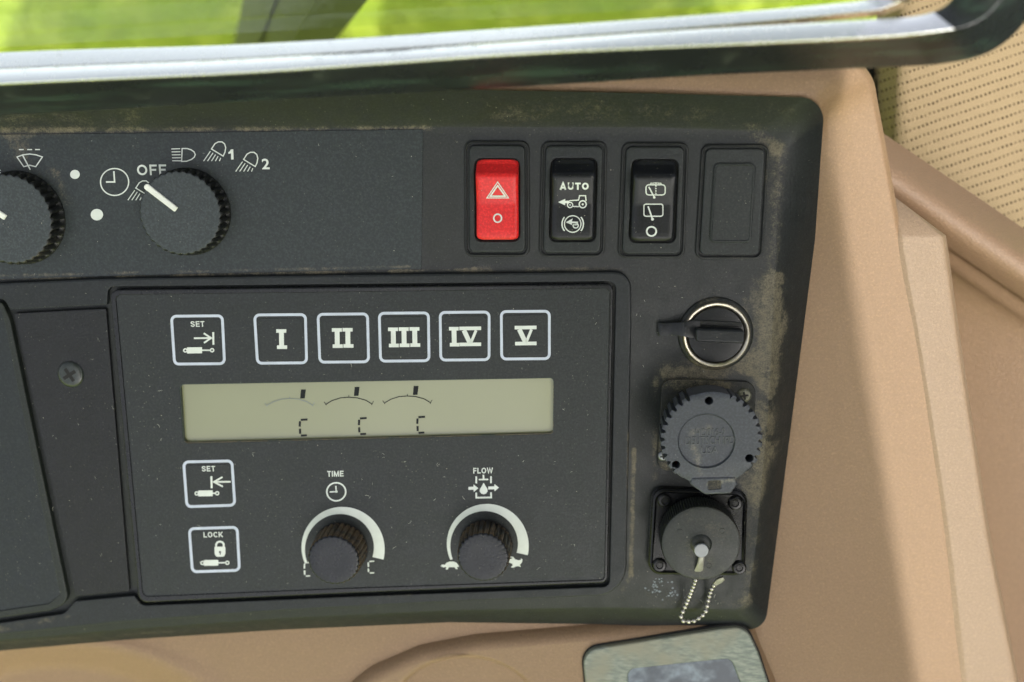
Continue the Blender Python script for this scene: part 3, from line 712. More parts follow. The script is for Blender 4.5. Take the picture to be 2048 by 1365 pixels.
# ================================================================== DIAGNOSTIC CONNECTOR
dc = Thing('diagnostic_connector', 'nine-pin connector under a large grey toothed cap', 'connector', P(1417, 850, 0))
dc.part('flange', *plate(outline([(1324, 758, 22), (1512, 764, 24), (1506, 945, 18), (1314, 942, 22)], 1.2, 6), rnd(-.1, 1.3, .4)), m_flange)
phillips(dc, 1488, 791, 15, 1.3, m_screwd, m_dark, .2, .9)
phillips(dc, 1326, 912, 11, 1.3, m_steel, m_dark, .2, .9)
c = P(1417, 850, 0); RT = mm(1423, 880, 104, 20); print('cap radius', RT)
ctop = P(1423, 881, 20); c = Vector((ctop.x, ctop.y, 0))
N = 36
def toothrad(a, k):
    d = math.degrees(a) % 360
    if k == 0: return 1
    if 70 < d < 112: return .985                        # smooth grips
    if 236 < d < 322: return .95
    if 226 < d < 236 or 322 < d < 330: return .97
    u = (a*N/(2*math.pi)) % 1; e = min(u, 1-u)
    return 1-.075*max(0, min(1, (.24-e)/.10))
pr = [(RT*.80, 1.3), (RT*.80, 7), (RT*.96, 7.2), (RT*.965, 8), (RT*.985, 19.0), (RT*.985, 19.7), (RT*.965, 20.0)]
def trad(a, k): return 1 if k < 2 else toothrad(a, k)
nseg = N*12
V, F = lathe(c, pr, nseg, trad, cap=False)
# top annulus with three holes and the central recess
top = [flat(v) for v in V[-nseg:]]
hls = []
for hx, hy in ((1418, 802), (1352, 930), (1499, 917)):
    q = P(hx, hy, 20); hls.append((circ(q, .00150, 18), [(0, 12), (0, 19.8), (.12, 20.0)]))
q = P(1413, 883, 20); hls.append((circ(q, .0101, 64), [(0, 19.2), (.1, 19.25), (.25, 19.9), (.5, 20.12), (.8, 20.0)]))
V2, F2 = slab(top, [(0, 20.0)], hls)
capo = dc.part('cap', *merge((V, F), (V2, F2)), m_cap, sharp=40)
dc.part('cap_recess', *plate(circ(q, .01005, 64), [(0, 18.8), (0, 19.25)]), m_cap, parent=capo)
for hx, hy in ((1418, 805), (1354, 929)):
    g = P(hx, hy, 15.2); dc.part('hole_seal', *plate([v+Vector((.0002, -.0006)) for v in circ(g, .0009, 14)], [(0, 12), (0, 15.2)]), m_seal, parent=capo)
C3 = (1260, 540, 2.967)
S = Sym(19.25, C3, -.05)
S.text('HD016-9', 476, 962, 176, 42, -.04, -.006).text('DEUTSCH IPD', 474, 1012, 290, 46, -.015, -.004).text('USA', 472, 1070, 100, 40, -.03, -.004)
# raised letters: give the print a little body
lo_ = S.build('raised_lettering', m_emboss, dc, capo)
bm = bmesh.new(); bm.from_mesh(lo_.data); ex_ = bmesh.ops.extrude_face_region(bm, geom=bm.faces[:])
bmesh.ops.translate(bm, verts=[g_ for g_ in ex_['geom'] if isinstance(g_, bmesh.types.BMVert)], vec=(0, 0, .00040)); bmesh.ops.recalc_face_normals(bm, faces=bm.faces); bm.to_mesh(lo_.data); bm.free()
# latch at the cap's lower rim
HL = 20.2
lt = outline([(1384, 956, 4), (1470, 954, 4), (1476, 968, 4), (1462, 988, 9), (1410, 990, 14), (1378, 968, 6)], HL, 4)
lh = outline([(1416, 962, 3), (1442, 961, 3), (1442, 978, 3), (1416, 980, 3)], HL, 3)
dc.part('latch', *slab(lt, rnd(9, 20.4, .8), [(lh, [(0, 20.05), (0, 20.25), (.2, 20.4)])]), m_cap)
dc.part('latch_tongue', *plate(inset(lh, -.3), [(0, 19), (0, 20.1)]), m_flange)

# ================================================================== ROUND CONNECTOR WITH CHAIN
rc = Thing('round_connector', 'round socket under a black knurled dust cap with bead chain', 'connector', P(1396, 1065, 0))
rc.part('flange', *plate(outline([(1306, 978, 26), (1496, 984, 26), (1490, 1152, 24), (1296, 1150, 24)], 3, 7), [(-.3, -.1), (-.3, .6), (0, .8), (0, 2.6), (.4, 3.1), (1.0, 3.3), (1.4, 2.8), (1.8, 2.6)]), m_flange2)
for bx, by in ((1329, 1001), (1470, 1006), (1319, 1130), (1478, 1135)):
    q = P(bx, by, 2.6)
    bt = rc.part('bolt', *lathe(q, [(2.9, 2.5), (2.8, 3.2), (2.3, 3.7), (1.4, 3.8), (1.1, 3.4), (.2, 3.4)], 28), m_flange2)
ct = P(1402, 1088, 15); c = Vector((ct.x, ct.y, 0)); R2 = mm(1402, 1088, 80.5, 15)
N2 = 90
V, F = lathe(c, [(R2*.9, 2.5), (R2*.9, 4), (R2*.985, 4.1), (R2, 4.5), (R2, 13.6), (R2*.992, 14.3)], N2*6, lambda a, k: 1-(.028*(1-abs(math.sin(N2*a/2))) if k > 1 else 0), cap=False)
kn = V[-N2*6:]
V2, F2 = lathe(c, [(R2*.985, 14.3), (R2*.97, 14.75), (R2*.94, 14.9), (R2*.86, 15.0), (R2*.5, 15.25), (R2*.27, 15.5), (R2*.24, 16.1), (R2*.18, 16.6), (R2*.05, 16.7)], 96)
ko = rc.part('dust_cap', *merge((V, F), (V2, F2)), m_cap2, sharp=40)
for a in (35, 150, 290):
    q = c+Vector((math.cos(math.radians(a)), math.sin(math.radians(a)), 0))*R2*.00062
    V, F = lathe(q, [(1.25, 15.0), (1.2, 15.25), (.95, 15.3), (.9, 15.1)], 24); rc.part('ejector_mark', V, F, m_cap2, parent=ko)
q = P(1403, 1102, 19.5)
V, F = lathe(q, [(1.6, 15.5), (1.6, 18.6), (2.85, 18.7), (2.9, 19.2), (2.6, 19.55), (1.2, 19.6)], 32); rc.part('rivet', V, F, m_steel)
# clip under the rivet
rows = []
for x, y, z, w in catmull([(1404, 1106, 18.5, 7), (1403, 1118, 18.3, 6), (1400, 1132, 17, 7), (1397, 1142, 15, 8.5), (1394, 1150, 13, 8)], 4):
    rows.append([P(x-w, y, z), P(x-w*.6, y, z+.5), P(x+w*.6, y, z+.5), P(x+w, y, z), P(x, y, z-.5)])
V, F = loft(rows, True); F += [tuple(range(5)), tuple(range(len(V)-5, len(V)))]
rc.part('chain_clip', V, F, m_clip)
bm = bmesh.new(); bmesh.ops.create_uvsphere(bm, u_segments=14, v_segments=9, radius=.00098)
bead = bpy.data.meshes.new('bead'); bm.to_mesh(bead); bm.free(); bead.polygons.foreach_set('use_smooth', [True]*len(bead.polygons)); bead.materials.append(m_bead)
ctl = [(1393, 1154, 12.5), (1389, 1168, 10), (1384, 1180, 8), (1378, 1196, 5), (1371, 1212, 3), (1365, 1226, 3.2), (1362, 1236, 3.4), (1367, 1242, 3.6), (1378, 1243, 3.6), (1390, 1241, 3.4), (1401, 1234, 3.2), (1410, 1226, 3), (1414, 1214, 2.8), (1417, 1200, 2.2), (1420, 1188, 3), (1424, 1177, 4.5), (1430, 1168, 5.5)]
path = [P(*p) for p in catmull(ctl, 24)]
acc = 0; last = path[0]; rc.inst('bead', bead, last); pth = [path[0]]
for p, p0 in zip(path[1:], path):
    acc += (p-p0).length
    if acc >= .00212: rc.inst('bead', bead, p); acc = 0
rc.part('chain_wire', *tube(path[::4], .00022, 6), m_bead)
rows = []
for x, y, z, w in ((1428, 1170, 5.5, 4), (1434, 1164, 6.5, 6), (1441, 1160, 7.5, 6), (1447, 1157, 8, 4)):
    rows.append([P(x-w*.5, y-w, z), P(x-w*.3, y-w*.4, z+1.2), P(x+w*.4, y+w*.4, z+1.2), P(x+w*.5, y+w, z), P(x, y, z-.8)])
V, F = loft(rows, True); F += [tuple(range(5)), tuple(range(len(V)-5, len(V)))]; rc.part('chain_clip', V, F, m_clip)

# ================================================================== TAN CONSOLE
ch = Thing('console_housing', 'tan plastic console housing framing the black fascia', 'console', P(1700, 900, -20))
def fillet(pts, r=.22, seg=5):
    out = [pts[0]]
    for i in range(1, len(pts)-1):
        a, b, c = pts[i-1], pts[i], pts[i+1]; p0 = b+(a-b)*r; p1 = b+(c-b)*r
        out += [p0*(1-k/seg)**2+b*2*(k/seg)*(1-k/seg)+p1*(k/seg)**2 for k in range(seg+1)]
    return out+[pts[-1]]
ST = [  # per station: (px, py, h) of: under the fascia, fascia edge, valley crease, level, outer edge
 [(-700, 256, -3), (-700, 194, 9.5), (-700, 175, 10.2), (-700, 155, 10), (-700, 130, 8)],
 [(900, 240, -3), (900, 182, 9.5), (900, 168, 10.2), (900, 150, 10), (900, 110, 8)],
 [(1450, 245, -3), (1450, 192, 9.5), (1450, 180, 10.2), (1450, 160, 10), (1450, 118, 8)],
 [(1560, 262, -4), (1600, 197, 9.5), (1606, 184, 10), (1630, 160, 9.5), (1660, 122, 7)],
 [(1572, 280, -5), (1640, 212, 6), (1648, 204, 6), (1678, 178, 5.5), (1728, 150, 3)],
 [(1568, 320, -9), (1647, 264, -6), (1657, 258, -7), (1702, 250, -5.5), (1752, 240, -6)],
 [(1562, 480, -14), (1627, 480, -17.5), (1690, 480, -13), (1740, 480, -12.4), (1796, 480, -12.6)],
 [(1550, 700, -19), (1601, 700, -17.8), (1722, 700, -16.6), (1780, 700, -16.2), (1838, 700, -16.6)],
 [(1530, 1000, -19), (1561, 1000, -18), (1774, 1000, -21.4), (1828, 1000, -21.2), (1882, 1000, -21.6)],
 [(1485, 1240, -13), (1530, 1240, -11.5), (1812, 1240, -25.8), (1860, 1240, -25.7), (1910, 1240, -26.2)],
 [(1500, 1365, -12), (1518, 1365, -11.5), (1834, 1365, -28), (1880, 1365, -28), (1927, 1365, -28.6)],
 [(1480, 1560, -12), (1495, 1560, -12), (1868, 1560, -33), (1908, 1560, -33), (1952, 1560, -33.6)],
 [(1440, 1900, -12), (1455, 1900, -12), (1930, 1900, -42), (1960, 1900, -42), (2000, 1900, -42.6)]]
cols = [[tuple(P(*st[j])) for st in ST] for j in range(5)]
cols = [catmull(c_, 8) for c_ in cols]
rows = []
for i in range(len(cols[0])):
    sec = [Vector(cols[j][i]) for j in range(5)]
    e = sec[4]; dd = (sec[4]-sec[3]); dd.z = 0; dd.normalize()
    sec += [e+dd*.003-Vector((0, 0, .003)), e+dd*.004-Vector((0, 0, .05))]
    rows.append(fillet(sec, .16))
V, F = loft(rows); ch.part('moulding', V, F, m_tan, sharp=80)
# raised outer ledge that grows out of the moulding
LG = [ [(1792, 430, -21), (1797, 470, -20), (1800, 472, -19.5), (1806, 472, -19.5)] ]
led = []
for y, x0, x1, h0 in ((474, 1797, 1886, -12.6), (520, 1803, 1893, -13.3), (700, 1836, 1918, -16.6), (900, 1868, 1948, -19.8), (1100, 1896, 1980, -23.4), (1365, 1925, 2032, -28.4), (1560, 1950, 2070, -33.5), (1900, 1998, 2150, -42.5)):
    a = P(x0-10, y, h0-1.0); a2 = P(x0+(x1-x0)*.10, y, h0+.9); b = P(x1, y, h0-1.2)
    led.append([tuple(a), tuple(a2), tuple(b), tuple(b+Vector((.0035, 0, -.006))), tuple(b+Vector((.004, 0, -.05)))])
colz = [catmull([r[j] for r in led], 8) for j in range(5)]
rows = [fillet([Vector(colz[j][i]) for j in range(5)], .14) for i in range(len(colz[0]))]
# end facet at the top of the ledge
apex = P(1786, 392, -17)
first = rows[0]
V, F = loft(rows); k0 = len(V)
mid_ = [apex.lerp(p, .93) for p in first]
V += mid_; m_ = len(first)
for j in range(m_-1): F.append((j, j+1, k0+j+1, k0+j))
V.append(apex); 
for j in range(m_-1): F.append((k0+j, k0+j+1, len(V)-1))
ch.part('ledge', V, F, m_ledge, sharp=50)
# lower apron with the shallow tray
def sst(t): t = max(0, min(1, t)); return t*t*(3-2*t)
def hap(x, y):
    h = -10.3-.01*max(0, y-1290)
    d = math.hypot((x-120)/330, (y-1490)/192); h -= 9*sst((1.05-d)/.28)
    return h+1.4*math.exp(-((d-1.08)/.08)**2)
rows = [[P(x, y, hap(x, y)-.12*max(0, x-1420)) for x in range(-700, 1580, 20)] for y in [1215+6*i for i in range(52)]+[1560, 1620, 1700, 1800, 1900]]
V, F = loft(rows); ch.part('apron', V, F, m_tan, sharp=80)

# ================================================================== ARMREST POD
po = Thing('armrest_pod', 'tan armrest pod with a round cup hollow and grey textured pad', 'armrest', P(1200, 1400, 0))
op = [(480, 1900, 0), (560, 1560, 0), (640, 1440, 60), (742, 1352, 90), (840, 1308, 80), (950, 1287, 60), (1200, 1266, 0), (1400, 1250, 0), (1490, 1243, 52), (1545, 1380, 60), (1590, 1560, 0), (1680, 1900, 0)]
hb = -5.5
cupc = outline([(930+150*math.cos(a), 1440+121*math.sin(a)) for a in [2*math.pi*i/64 for i in range(64)]], hb)
Lp = outline(op, hb, 10)
po.part('body', *slab(Lp, [(-3.5, -24), (-2.4, -11.5), (-1.2, -9.4), (.2, -7.3), (1.8, -6.0), (3.6, hb)], [(cupc, [(-4.5, -50), (-2, -20), (-.9, -10), (0, -7), (1.2, -5.9), (2.6, hb)])]), m_tan, sharp=70)
po.part('cup_floor', *plate(inset(cupc, 2), [(0, -50), (0, -46)]), tan('cup_floor_shade', (.12, .082, .052)))  # floor coloured darker to give the hollow its shade
m_pad = NT('pad_leather'); t = m_pad
wv = t.noise(700, 5, .7); st_ = t.n('ShaderNodeMapping'); st_.inputs['Scale'].default_value = (260, 900, 400); st_.inputs['Rotation'].default_value = (0, 0, .9); t.l(t.co, st_.inputs[0])
stn = t.noise(1.0, 4, .6, co=st_.outputs[0]); bigp = t.noise(60, 4)
cc = t.mix(t.rng(stn, .35, .7), (.13, .155, .135), (.25, .275, .225)); cc = t.mix(t.rng(bigp, .4, .7), cc, (.21, .205, .15))
t.set(Base_Color=cc, Roughness=.55); t.bump(stn, .6, .0003); m_pad = t.m
t = NT('pad_inset_blue'); bn = t.noise(70, 4); t.set(Base_Color=t.mix(t.rng(bn, .38, .66), (.035, .047, .068), (.20, .25, .30)), Roughness=.4); m_inset = t.m
pad = outline([(1164, 1302, 34), (1440, 1259, 0), (1492, 1254, 36), (1518, 1310, 0), (1600, 1560, 20), (1190, 1560, 20)], -3, 8)
insl = outline([(1254, 1340, 16), (1380, 1326, 0), (1462, 1318, 16), (1482, 1370, 0), (1530, 1530, 12), (1275, 1530, 12)], -3, 6)
po.part('pad_seat', *plate(inset(pad, -.7), [(0, -7), (0, -5.35), (.3, -5.2)]), m_dark)
pdo = po.part('pad', *slab(pad, rnd(-5.6, -3, .8), [(insl, [(0, -4.6), (.1, -3.4), (.5, -3)])]), m_pad, sharp=50)
po.part('pad_inset', *plate(inset(insl, -.3), [(0, -5.1), (0, -4.1), (.5, -3.8)]), m_inset, parent=pdo)

# ================================================================== SIDE TRIM (bolster) AND SEAT
st2 = Thing('side_trim', 'tan moulded side trim with a rounded rolled edge beneath the seat cover', 'trim panel', P(2000, 800, -60))
TR = []
for u in range(0, 9):
    a = u/8
    x = 1745+a*(2150-1745); yt = 290+a*(565-290)            # fabric boundary, then the roll, then the panel
    TR.append([(x+14, yt-28, -56), (x, yt, -42), (x-4, yt+26, -36), (x-10, yt+58, -37), (x-18, yt+88, -46), (x-22, yt+115, -58), (x-18, yt+300, -66-30*(1-a)), (x-10+a*60, yt+1250, -80-40*(1-a))])
cz = [catmull([tuple(P(*r[j])) for r in TR], 4) for j in range(8)]
rows = []
for i in range(len(cz[0])):
    rows.append([Vector(q) for q in catmull([cz[j][i] for j in range(8)], 7)])
V, F = loft(rows); st2.part('rolled_panel', V, F, m_tan2, sharp=80)
# seat fabric
t = NT('seat_fabric'); uv = t.tc.outputs['UV']
mp_ = t.n('ShaderNodeMapping'); t.l(uv, mp_.inputs[0]); mp_.inputs['Rotation'].default_value = (0, 0, math.radians(19))
sx = t.n('ShaderNodeSeparateXYZ'); t.l(mp_.outputs[0], sx.inputs[0])
nz = t.noise(.02, 3, co=uv)
yy = t.math('ADD', t.math('DIVIDE', sx.outputs[1], 18.5), t.math('MULTIPLY', nz, .25)); xx = t.math('DIVIDE', sx.outputs[0], 9.0)
ry = t.math('ABSOLUTE', t.math('SUBTRACT', t.math('FRACT', yy), .5)); odd = t.math('MULTIPLY', t.math('FLOOR', yy), .37)
rx = t.math('ABSOLUTE', t.math('SUBTRACT', t.math('FRACT', t.math('ADD', xx, odd)), .5))
dot = t.math('MULTIPLY', t.rng(ry, .06, .20, 1, 0), t.rng(rx, .10, .38, 1, 0))
dotn = t.math('MULTIPLY', dot, t.rng(t.noise(.05, 4, co=uv), .35, .62, .3, 1))
w1 = t.math('SINE', t.math('MULTIPLY', sx.outputs[0], 1.6)); w2 = t.math('SINE', t.math('MULTIPLY', sx.outputs[1], 1.6)); wv = t.math('MULTIPLY', w1, w2)
cc = t.mix(t.rng(wv, -1, 1), (.25, .185, .098), (.36, .275, .165)); cc = t.mix(dotn, cc, (.085, .058, .032))
t.set(Base_Color=cc, Roughness=.85, Specular_IOR_Level=.2)
hh = t.math('SUBTRACT', t.math('MULTIPLY', wv, .25), dot); t.bump(hh, .6, .0006); m_fabric = t.m
se = Thing('seat', 'tan perforated fabric seat cushion beside the console', 'seat', P(1950, 300, -70))
rows = []; UV = []
for j in range(40):
    b = j/39; row = []
    for i in range(34):
        a = i/33
        x = 1742+a*480+(1-b)*18; y = -120+b*(420+a*400)+a*20
        h = -72+14*math.sin(math.pi*min(1, a*1.1))-16*a+10*math.cos((y+.55*x-900)/120)*.35-26*max(0, .10-a)/.10*.8
        row.append(P(x, y, h)); UV.append((x, y))
    rows.append(row)
V, F = loft(rows); se.part('cushion_cover', V, F, m_fabric, uv=UV, sharp=80)
# added near-black seal channel in the gap between housing and seat
sl = Thing('gap_filler', 'added black seal in the gap between console and seat', 'filler', P(1740, 180, -75))
sl.part('channel', *plate(outline([(1640, 60, 5), (1800, 60, 5), (1800, 330, 5), (1640, 330, 5)], -104, 3), rnd(-120, -104, 2)), m_dark)  # near-black sheet put in as the darkness of the gap
for x0, x1 in ((1726, 1738), (1752, 1760)):
    sl.part('lip', *tube([P(x0, 250, -92), P((x0+x1)/2, 180, -92), P(x1+6, 90, -92)], .0016, 8), plastic('filler_strip', col=(.02, .024, .024), dust=.8))

# ================================================================== WINDOW FRAME
wf = Thing('window_frame', 'shiny metal lower window frame with curved corner above the fascia', 'window frame', P(900, 140, 50))
t = NT('frame_metal'); big = t.noise(40, 5, .6); fn = t.noise(300, 5, .65)
cc = t.mix(t.rng(fn, .62, .8), (.95, .95, .94), (.45, .48, .47)); cc = t.mix(t.rng(big, .68, .8), cc, (.6, .62, .61))
t.set(Base_Color=cc, Metallic=1.0, Roughness=t.rng(fn, .3, .75, .10, .34)); t.bump(t.noise(60, 3), .12, .0006); m_frame = t.m
def bar(stations, name, mat, r=.14, mat2=None):
    """stations: A (back edge of upper face), B (front upper edge), C (front lower edge) px+h"""
    cs = [catmull([tuple(P(*s_[j])) for s_ in stations], 6) for j in range(3)]
    rows = []
    for i in range(len(cs[0])):
        a, b, c_ = (Vector(cs[j][i]) for j in range(3)); d = a+c_-b
        q = [a, b, c_, d]; ring_ = []
        for k in range(4):
            p, u, v = q[k], q[k-1], q[(k+1) % 4]; p0 = p+(u-p)*r; p1 = p+(v-p)*r
            ring_ += [p0*(1-s_)**2+p*2*s_*(1-s_)+p1*s_*s_ for s_ in (0, .25, .5, .75, 1)]
        rows.append(ring_)
    V, F = loft(rows, True); m_ = len(rows[0]); nf = len(F); F += [tuple(range(m_)), tuple(range(len(V)-m_, len(V)))]
    o_ = wf.part(name, V, F, mat, sharp=60)
    if mat2:                                                # dark reflections put into the colour of front, lower faces and curved end
        o_.data.materials.append(mat2)
        for k in range(nf):
            if 9 <= k % m_ <= 17 or k//m_ >= 39: o_.data.polygons[k].material_index = 1
    return o_
OUTER = [[(-800, 177, 58.8), (-800, 211, 64), (-800, 273, 45)], [(0, 137, 58.8), (0, 168, 64), (0, 232, 45)], [(500, 116, 58.8), (500, 145, 64), (500, 203, 45)], [(1024, 82, 58.8), (1024, 109, 64), (1024, 176, 45)],
         [(1400, 57, 58.8), (1400, 92, 64), (1400, 153, 45)], [(1740, 38, 58.8), (1744, 75, 64), (1750, 137, 45)], [(1838, 30, 58.8), (1868, 64, 64), (1886, 129, 46)], [(1884, 14, 58.8), (1942, 50, 64), (1980, 106, 47)],
         [(1908, -12, 58.8), (1992, 14, 64), (2048, 50, 49)], [(1926, -60, 58.8), (2022, -46, 64), (2086, -30, 52)], [(1950, -160, 58.8), (2050, -160, 64), (2120, -160, 54)]]
t = NT('frame_dark_refl'); fn = t.noise(45, 5, .65); sc_ = t.n('ShaderNodeMapping'); sc_.inputs['Scale'].default_value = (18, 160, 160); t.l(t.co, sc_.inputs[0]); ln_ = t.noise(1, 5, .65, co=sc_.outputs[0])
cc = t.mix(t.rng(ln_, .48, .72), (.014, .017, .017), (.035, .06, .045)); cc = t.mix(t.rng(fn, .58, .75), cc, (.06, .07, .06))  # dark, greenish reflection of the surroundings mixed into the colour
t.set(Base_Color=cc, Roughness=t.rng(fn, .3, .7, .18, .4), Specular_IOR_Level=.5); m_fdark = t.m
bar(OUTER, 'frame_bar', m_frame, .06, mat2=m_fdark)
INNER = [[(-800, 148, 53.8), (-800, 176.8, 58.7), (-800, 187, 52)], [(0, 105, 53.8), (0, 136.8, 58.7), (0, 145, 52)], [(500, 88, 53.8), (500, 115.6, 58.6), (500, 124, 52)], [(1024, 56, 53.6), (1024, 81, 58.2), (1024, 90, 52)],
         [(1400, 30, 53.5), (1400, 54, 57.5), (1400, 64, 51)], [(1690, 5, 53.5), (1700, 26, 57.5), (1706, 38, 51)], [(1740, -6, 53.5), (1775, 14, 57.5), (1785, 24, 51)], [(1775, -40, 53.5), (1815, -22, 57.5), (1830, -14, 51)], [(1800, -160, 53.5), (1840, -160, 57.5), (1856, -160, 51)]]
bar(INNER, 'glazing_bead', m_frame, .05)
# glass rising from the frame (world-vertical)
up = M.to_3x3().inverted() @ Vector((0, 0, 1))
g0, g1 = P(-800, 141, 50), P(1740, -6, 50); th_ = Vector((0, .004, -.002))
V = [g0, g1, g1+up*.22, g0+up*.22]; V += [v+th_ for v in V]
gm = bpy.data.materials.new('window_glass'); gm.use_nodes = True; g = gm.node_tree; g.nodes.remove(g.nodes['Principled BSDF'])
tr_ = g.nodes.new('ShaderNodeBsdfTransparent'); tr_.inputs[0].default_value = (.97, .99, .97, 1); gl = g.nodes.new('ShaderNodeBsdfGlossy'); gl.inputs['Roughness'].default_value = .02
fr = g.nodes.new('ShaderNodeFresnel'); fr.inputs[0].default_value = 1.45; mx = g.nodes.new('ShaderNodeMixShader')
bf = g.nodes.new('ShaderNodeNewGeometry'); io = g.nodes.new('ShaderNodeMapRange'); io.inputs[3].default_value = 1.45; io.inputs[4].default_value = 1/1.45
g.links.new(bf.outputs['Backfacing'], io.inputs[0]); g.links.new(io.outputs[0], fr.inputs[0])   # thin pane: both faces reflect alike
g.links.new(fr.outputs[0], mx.inputs[0]); g.links.new(tr_.outputs[0], mx.inputs[1]); g.links.new(gl.outputs[0], mx.inputs[2]); g.links.new(mx.outputs[0], g.nodes['Material Output'].inputs[0])
wf.part('glass_pane', V, [(0, 1, 2, 3), (7, 6, 5, 4), (0, 4, 5, 1), (1, 5, 6, 2), (2, 6, 7, 3), (3, 7, 4, 0)], gm, smooth=False)

# ================================================================== ADDED UNSEEN CAB SLABS (shade the console, shape its reflections)
def shade_slab(name, x0, x1, y0, y1, z0, z1, mat, lab):
    V, F = box(Vector(((x0+x1)/2, (y0+y1)/2, (z0+z1)/2)), Vector(((x1-x0)/2, 0, 0)), Vector((0, (y1-y0)/2, 0)), Vector((0, 0, (z1-z0)/2)))
    me = bpy.data.meshes.new(name); me.from_pydata(V, [], F); me.materials.append(mat)
    o = bpy.data.objects.new(name, me); COL.objects.link(o); o['kind'] = 'structure'; o['label'] = lab
RZ = .62
def to_roof(p, z=RZ):
    w = M @ p; return w+sun_dir*((z-w.z)/sun_dir.z)
ra, rb = to_roof(P(1662, 250, -7.5)), to_roof(P(1834, 1365, -28)); rd = (rb-ra)/(rb.y-ra.y)  # roof edge solved back from the wanted shadow line on the tan
edge_x = lambda y: (ra+rd*(y-ra.y)).x
print('roof edge', ra, rb)
pl_ = [(-.30, -.30), (-.02, -.30), (-.02, -1.35), (edge_x(-1.35), -1.35), (edge_x(.33), .33), (-.30, .33)]; k_ = len(pl_)  # back corner left open so the flat faces mirror the sky
V = [Vector((x, y, z)) for z in (RZ, RZ+.07) for x, y in pl_]
me = bpy.data.meshes.new('shade_ceiling'); me.from_pydata(V, [], [tuple(range(k_))[::-1], tuple(range(k_, 2*k_))]+[(i, (i+1) % k_, k_+(i+1) % k_, k_+i) for i in range(k_)]); me.materials.append(plain('headliner', (.22, .20, .17), .9))
o = bpy.data.objects.new('shade_ceiling', me); COL.objects.link(o); o['kind'] = 'structure'; o['label'] = 'added cab headliner cut to shade the console'
shade_slab('wall', .78, .83, -1.3, .33, -.74, .62, plain('light_block_wall', (.06, .06, .055), .8), 'added dark cab wall blocking light from the right')  # unseen, put in to cut light and reflections from the right
shade_slab('floor', -1.15, 1.9, -1.3, .20, -.80, -.74, plain('bounce_block', (.03, .03, .03), .8), 'added dark cab floor blocking green bounce light')  # unseen, put in to stop green light bouncing up from the ground
# ================================================================== OUTSIDE: ground, grass, post
GZ = -1.35
Mi = M.inverted()
def ground_pt(px, py, z=GZ):
    o = M @ Vector((0, 0, H)); d = (M @ P(px, py, 0))-o
    return o+d*((z-o.z)/d.z)
gme = bpy.data.meshes.new('ground'); gme.from_pydata([(-150, -150, GZ), (150, -150, GZ), (150, 150, GZ), (-150, 150, GZ)], [], [(0, 1, 2, 3)])
t = NT('ground_turf'); t.set(Base_Color=t.mix(t.noise(30, 4), (.42, .56, .05), (.56, .68, .10)), Roughness=.9); gme.materials.append(t.m)
go = bpy.data.objects.new('ground', gme); COL.objects.link(go); go['kind'] = 'structure'; go['label'] = 'green turf ground outside the window'
gc = ground_pt(900, -20); V = []; F = []
for i in range(80000):
    x = gc.x+random.uniform(-1.35, 1.25); y = gc.y+random.uniform(-.4, .55); a = random.random()*6.283; hg = random.uniform(.012, .035); w = random.uniform(.0025, .005)
    lx, ly = random.gauss(0, .015), random.gauss(0, .015); dx, dy = w*math.cos(a), w*math.sin(a); o = len(V)
    V += [(x-dx, y-dy, GZ), (x+dx, y+dy, GZ), (x+lx*.5+dx*.7, y+ly*.5+dy*.7, GZ+hg*.6), (x+lx*.5-dx*.7, y+ly*.5-dy*.7, GZ+hg*.6), (x+lx, y+ly, GZ+hg)]
    F += [(o, o+1, o+2, o+3), (o+3, o+2, o+4)]
t = NT('grass_blades'); gn = t.noise(9, 3); t.set(Base_Color=t.mix(t.rng(gn, .35, .65), (.50, .68, .05), (.68, .80, .12)), Roughness=.6)
tl = t.n('ShaderNodeBsdfTranslucent'); tl.inputs[0].default_value = (.42, .52, .06, 1); mxs = t.n('ShaderNodeMixShader'); mxs.inputs[0].default_value = .15
t.l(t.b.outputs[0], mxs.inputs[1]); t.l(tl.outputs[0], mxs.inputs[2]); t.l(mxs.outputs[0], t.t.nodes['Material Output'].inputs[0])
gr = bpy.data.meshes.new('grass'); gr.from_pydata(V, [], F); gr.materials.append(t.m)
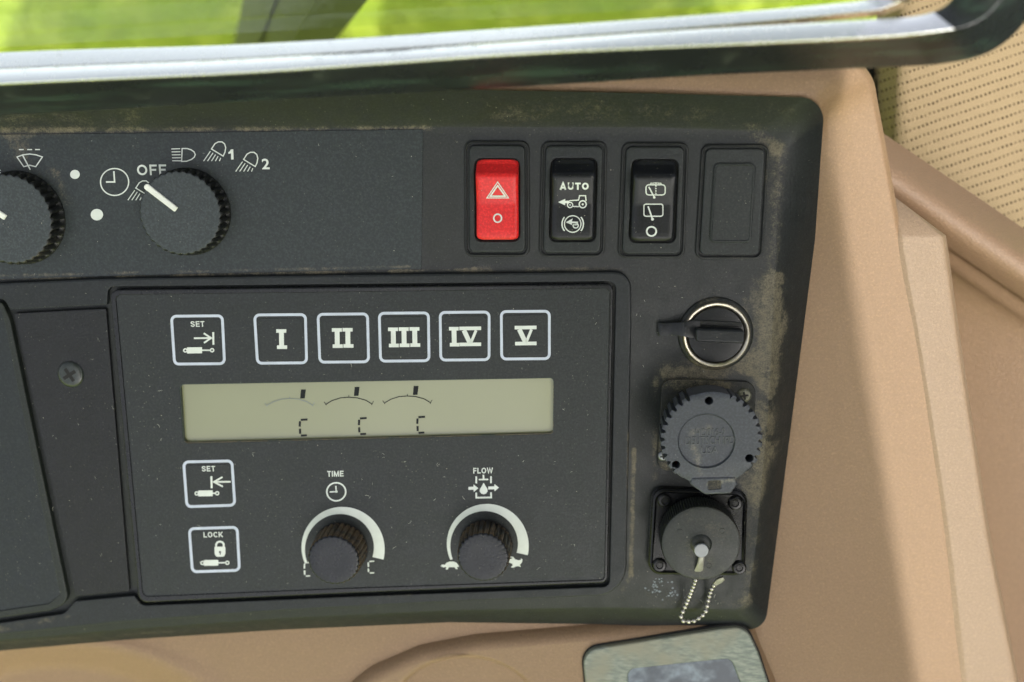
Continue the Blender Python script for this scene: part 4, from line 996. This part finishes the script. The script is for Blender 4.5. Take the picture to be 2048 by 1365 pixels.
gro = bpy.data.objects.new('grass', gr); COL.objects.link(gro); gro['kind'] = 'stuff'; gro['label'] = 'bright green grass seen through the window'; gro['category'] = 'grass'
# grey post outside
pb = Mi @ ground_pt(440, 330); ptop = P(690, -190, 20)
po2 = Thing('outside_post', 'grey square post standing on the grass outside the window', 'post', pb)
ax = (ptop-pb).normalized(); vw = (Vector((0, 0, H))-(pb+ptop)/2).normalized(); rt_ = ax.cross(vw).normalized(); if_ = rt_.cross(ax)
def prism(sec):
    V = [e+rt_*a+if_*b for e in (pb, ptop) for a, b in sec]; k = len(sec)
    return V, [(i, (i+1) % k, k+(i+1) % k, k+i) for i in range(k)]+[tuple(range(k)), tuple(range(k, 2*k))]
m_post = plain('post_grey', (.055, .058, .085), .35, var=.12, scale=30)
po2.part('column', *prism([(-.026, .0), (.006, .010), (.028, -.012), (.022, -.05), (-.022, -.04)]), m_post, smooth=False)
po2.part('edge_strip', *prism([(-.017, .0028), (-.010, .005), (-.010, .0075), (-.017, .0055)]), m_post, smooth=False)

# lint fibres lying on the module face and fascia
lint = Sym(0, lift=.05); rl = random.Random(3)
for (x0, y0, x1, y1, h_, n_) in ((290, 600, 1200, 1160, 2.4, 80), (40, 640, 240, 1170, 1.67, 22), (860, 270, 1540, 540, 1.2, 0), (1270, 560, 1500, 760, 0, 12), (180, 275, 830, 530, .3, 10), (1280, 1160, 1480, 1210, 0, 10)):
    lint.hf = lambda x, y, h_=h_: h_
    for _ in range(n_):
        x, y = rl.uniform(x0, x1), rl.uniform(y0, y1)
        if h_ == 2.4 and 340 < x < 1125 and 740 < y < 900: continue
        a = rl.random()*6.28; L_ = rl.choice((2, 3, 4, 5, 9)); c_ = rl.gauss(0, .25); pts = [(x, y)]
        for k in range(4): a += c_; pts.append((pts[-1][0]+L_/4*math.cos(a), pts[-1][1]+L_/4*math.sin(a)))
        lint.line(pts, rl.uniform(.3, .55))
o = lint.build('lint', plain('lint_fibre', (.42, .42, .36), .8), fa); o['kind'] = 'stuff'

for tc in DEFER: tc.object = REF
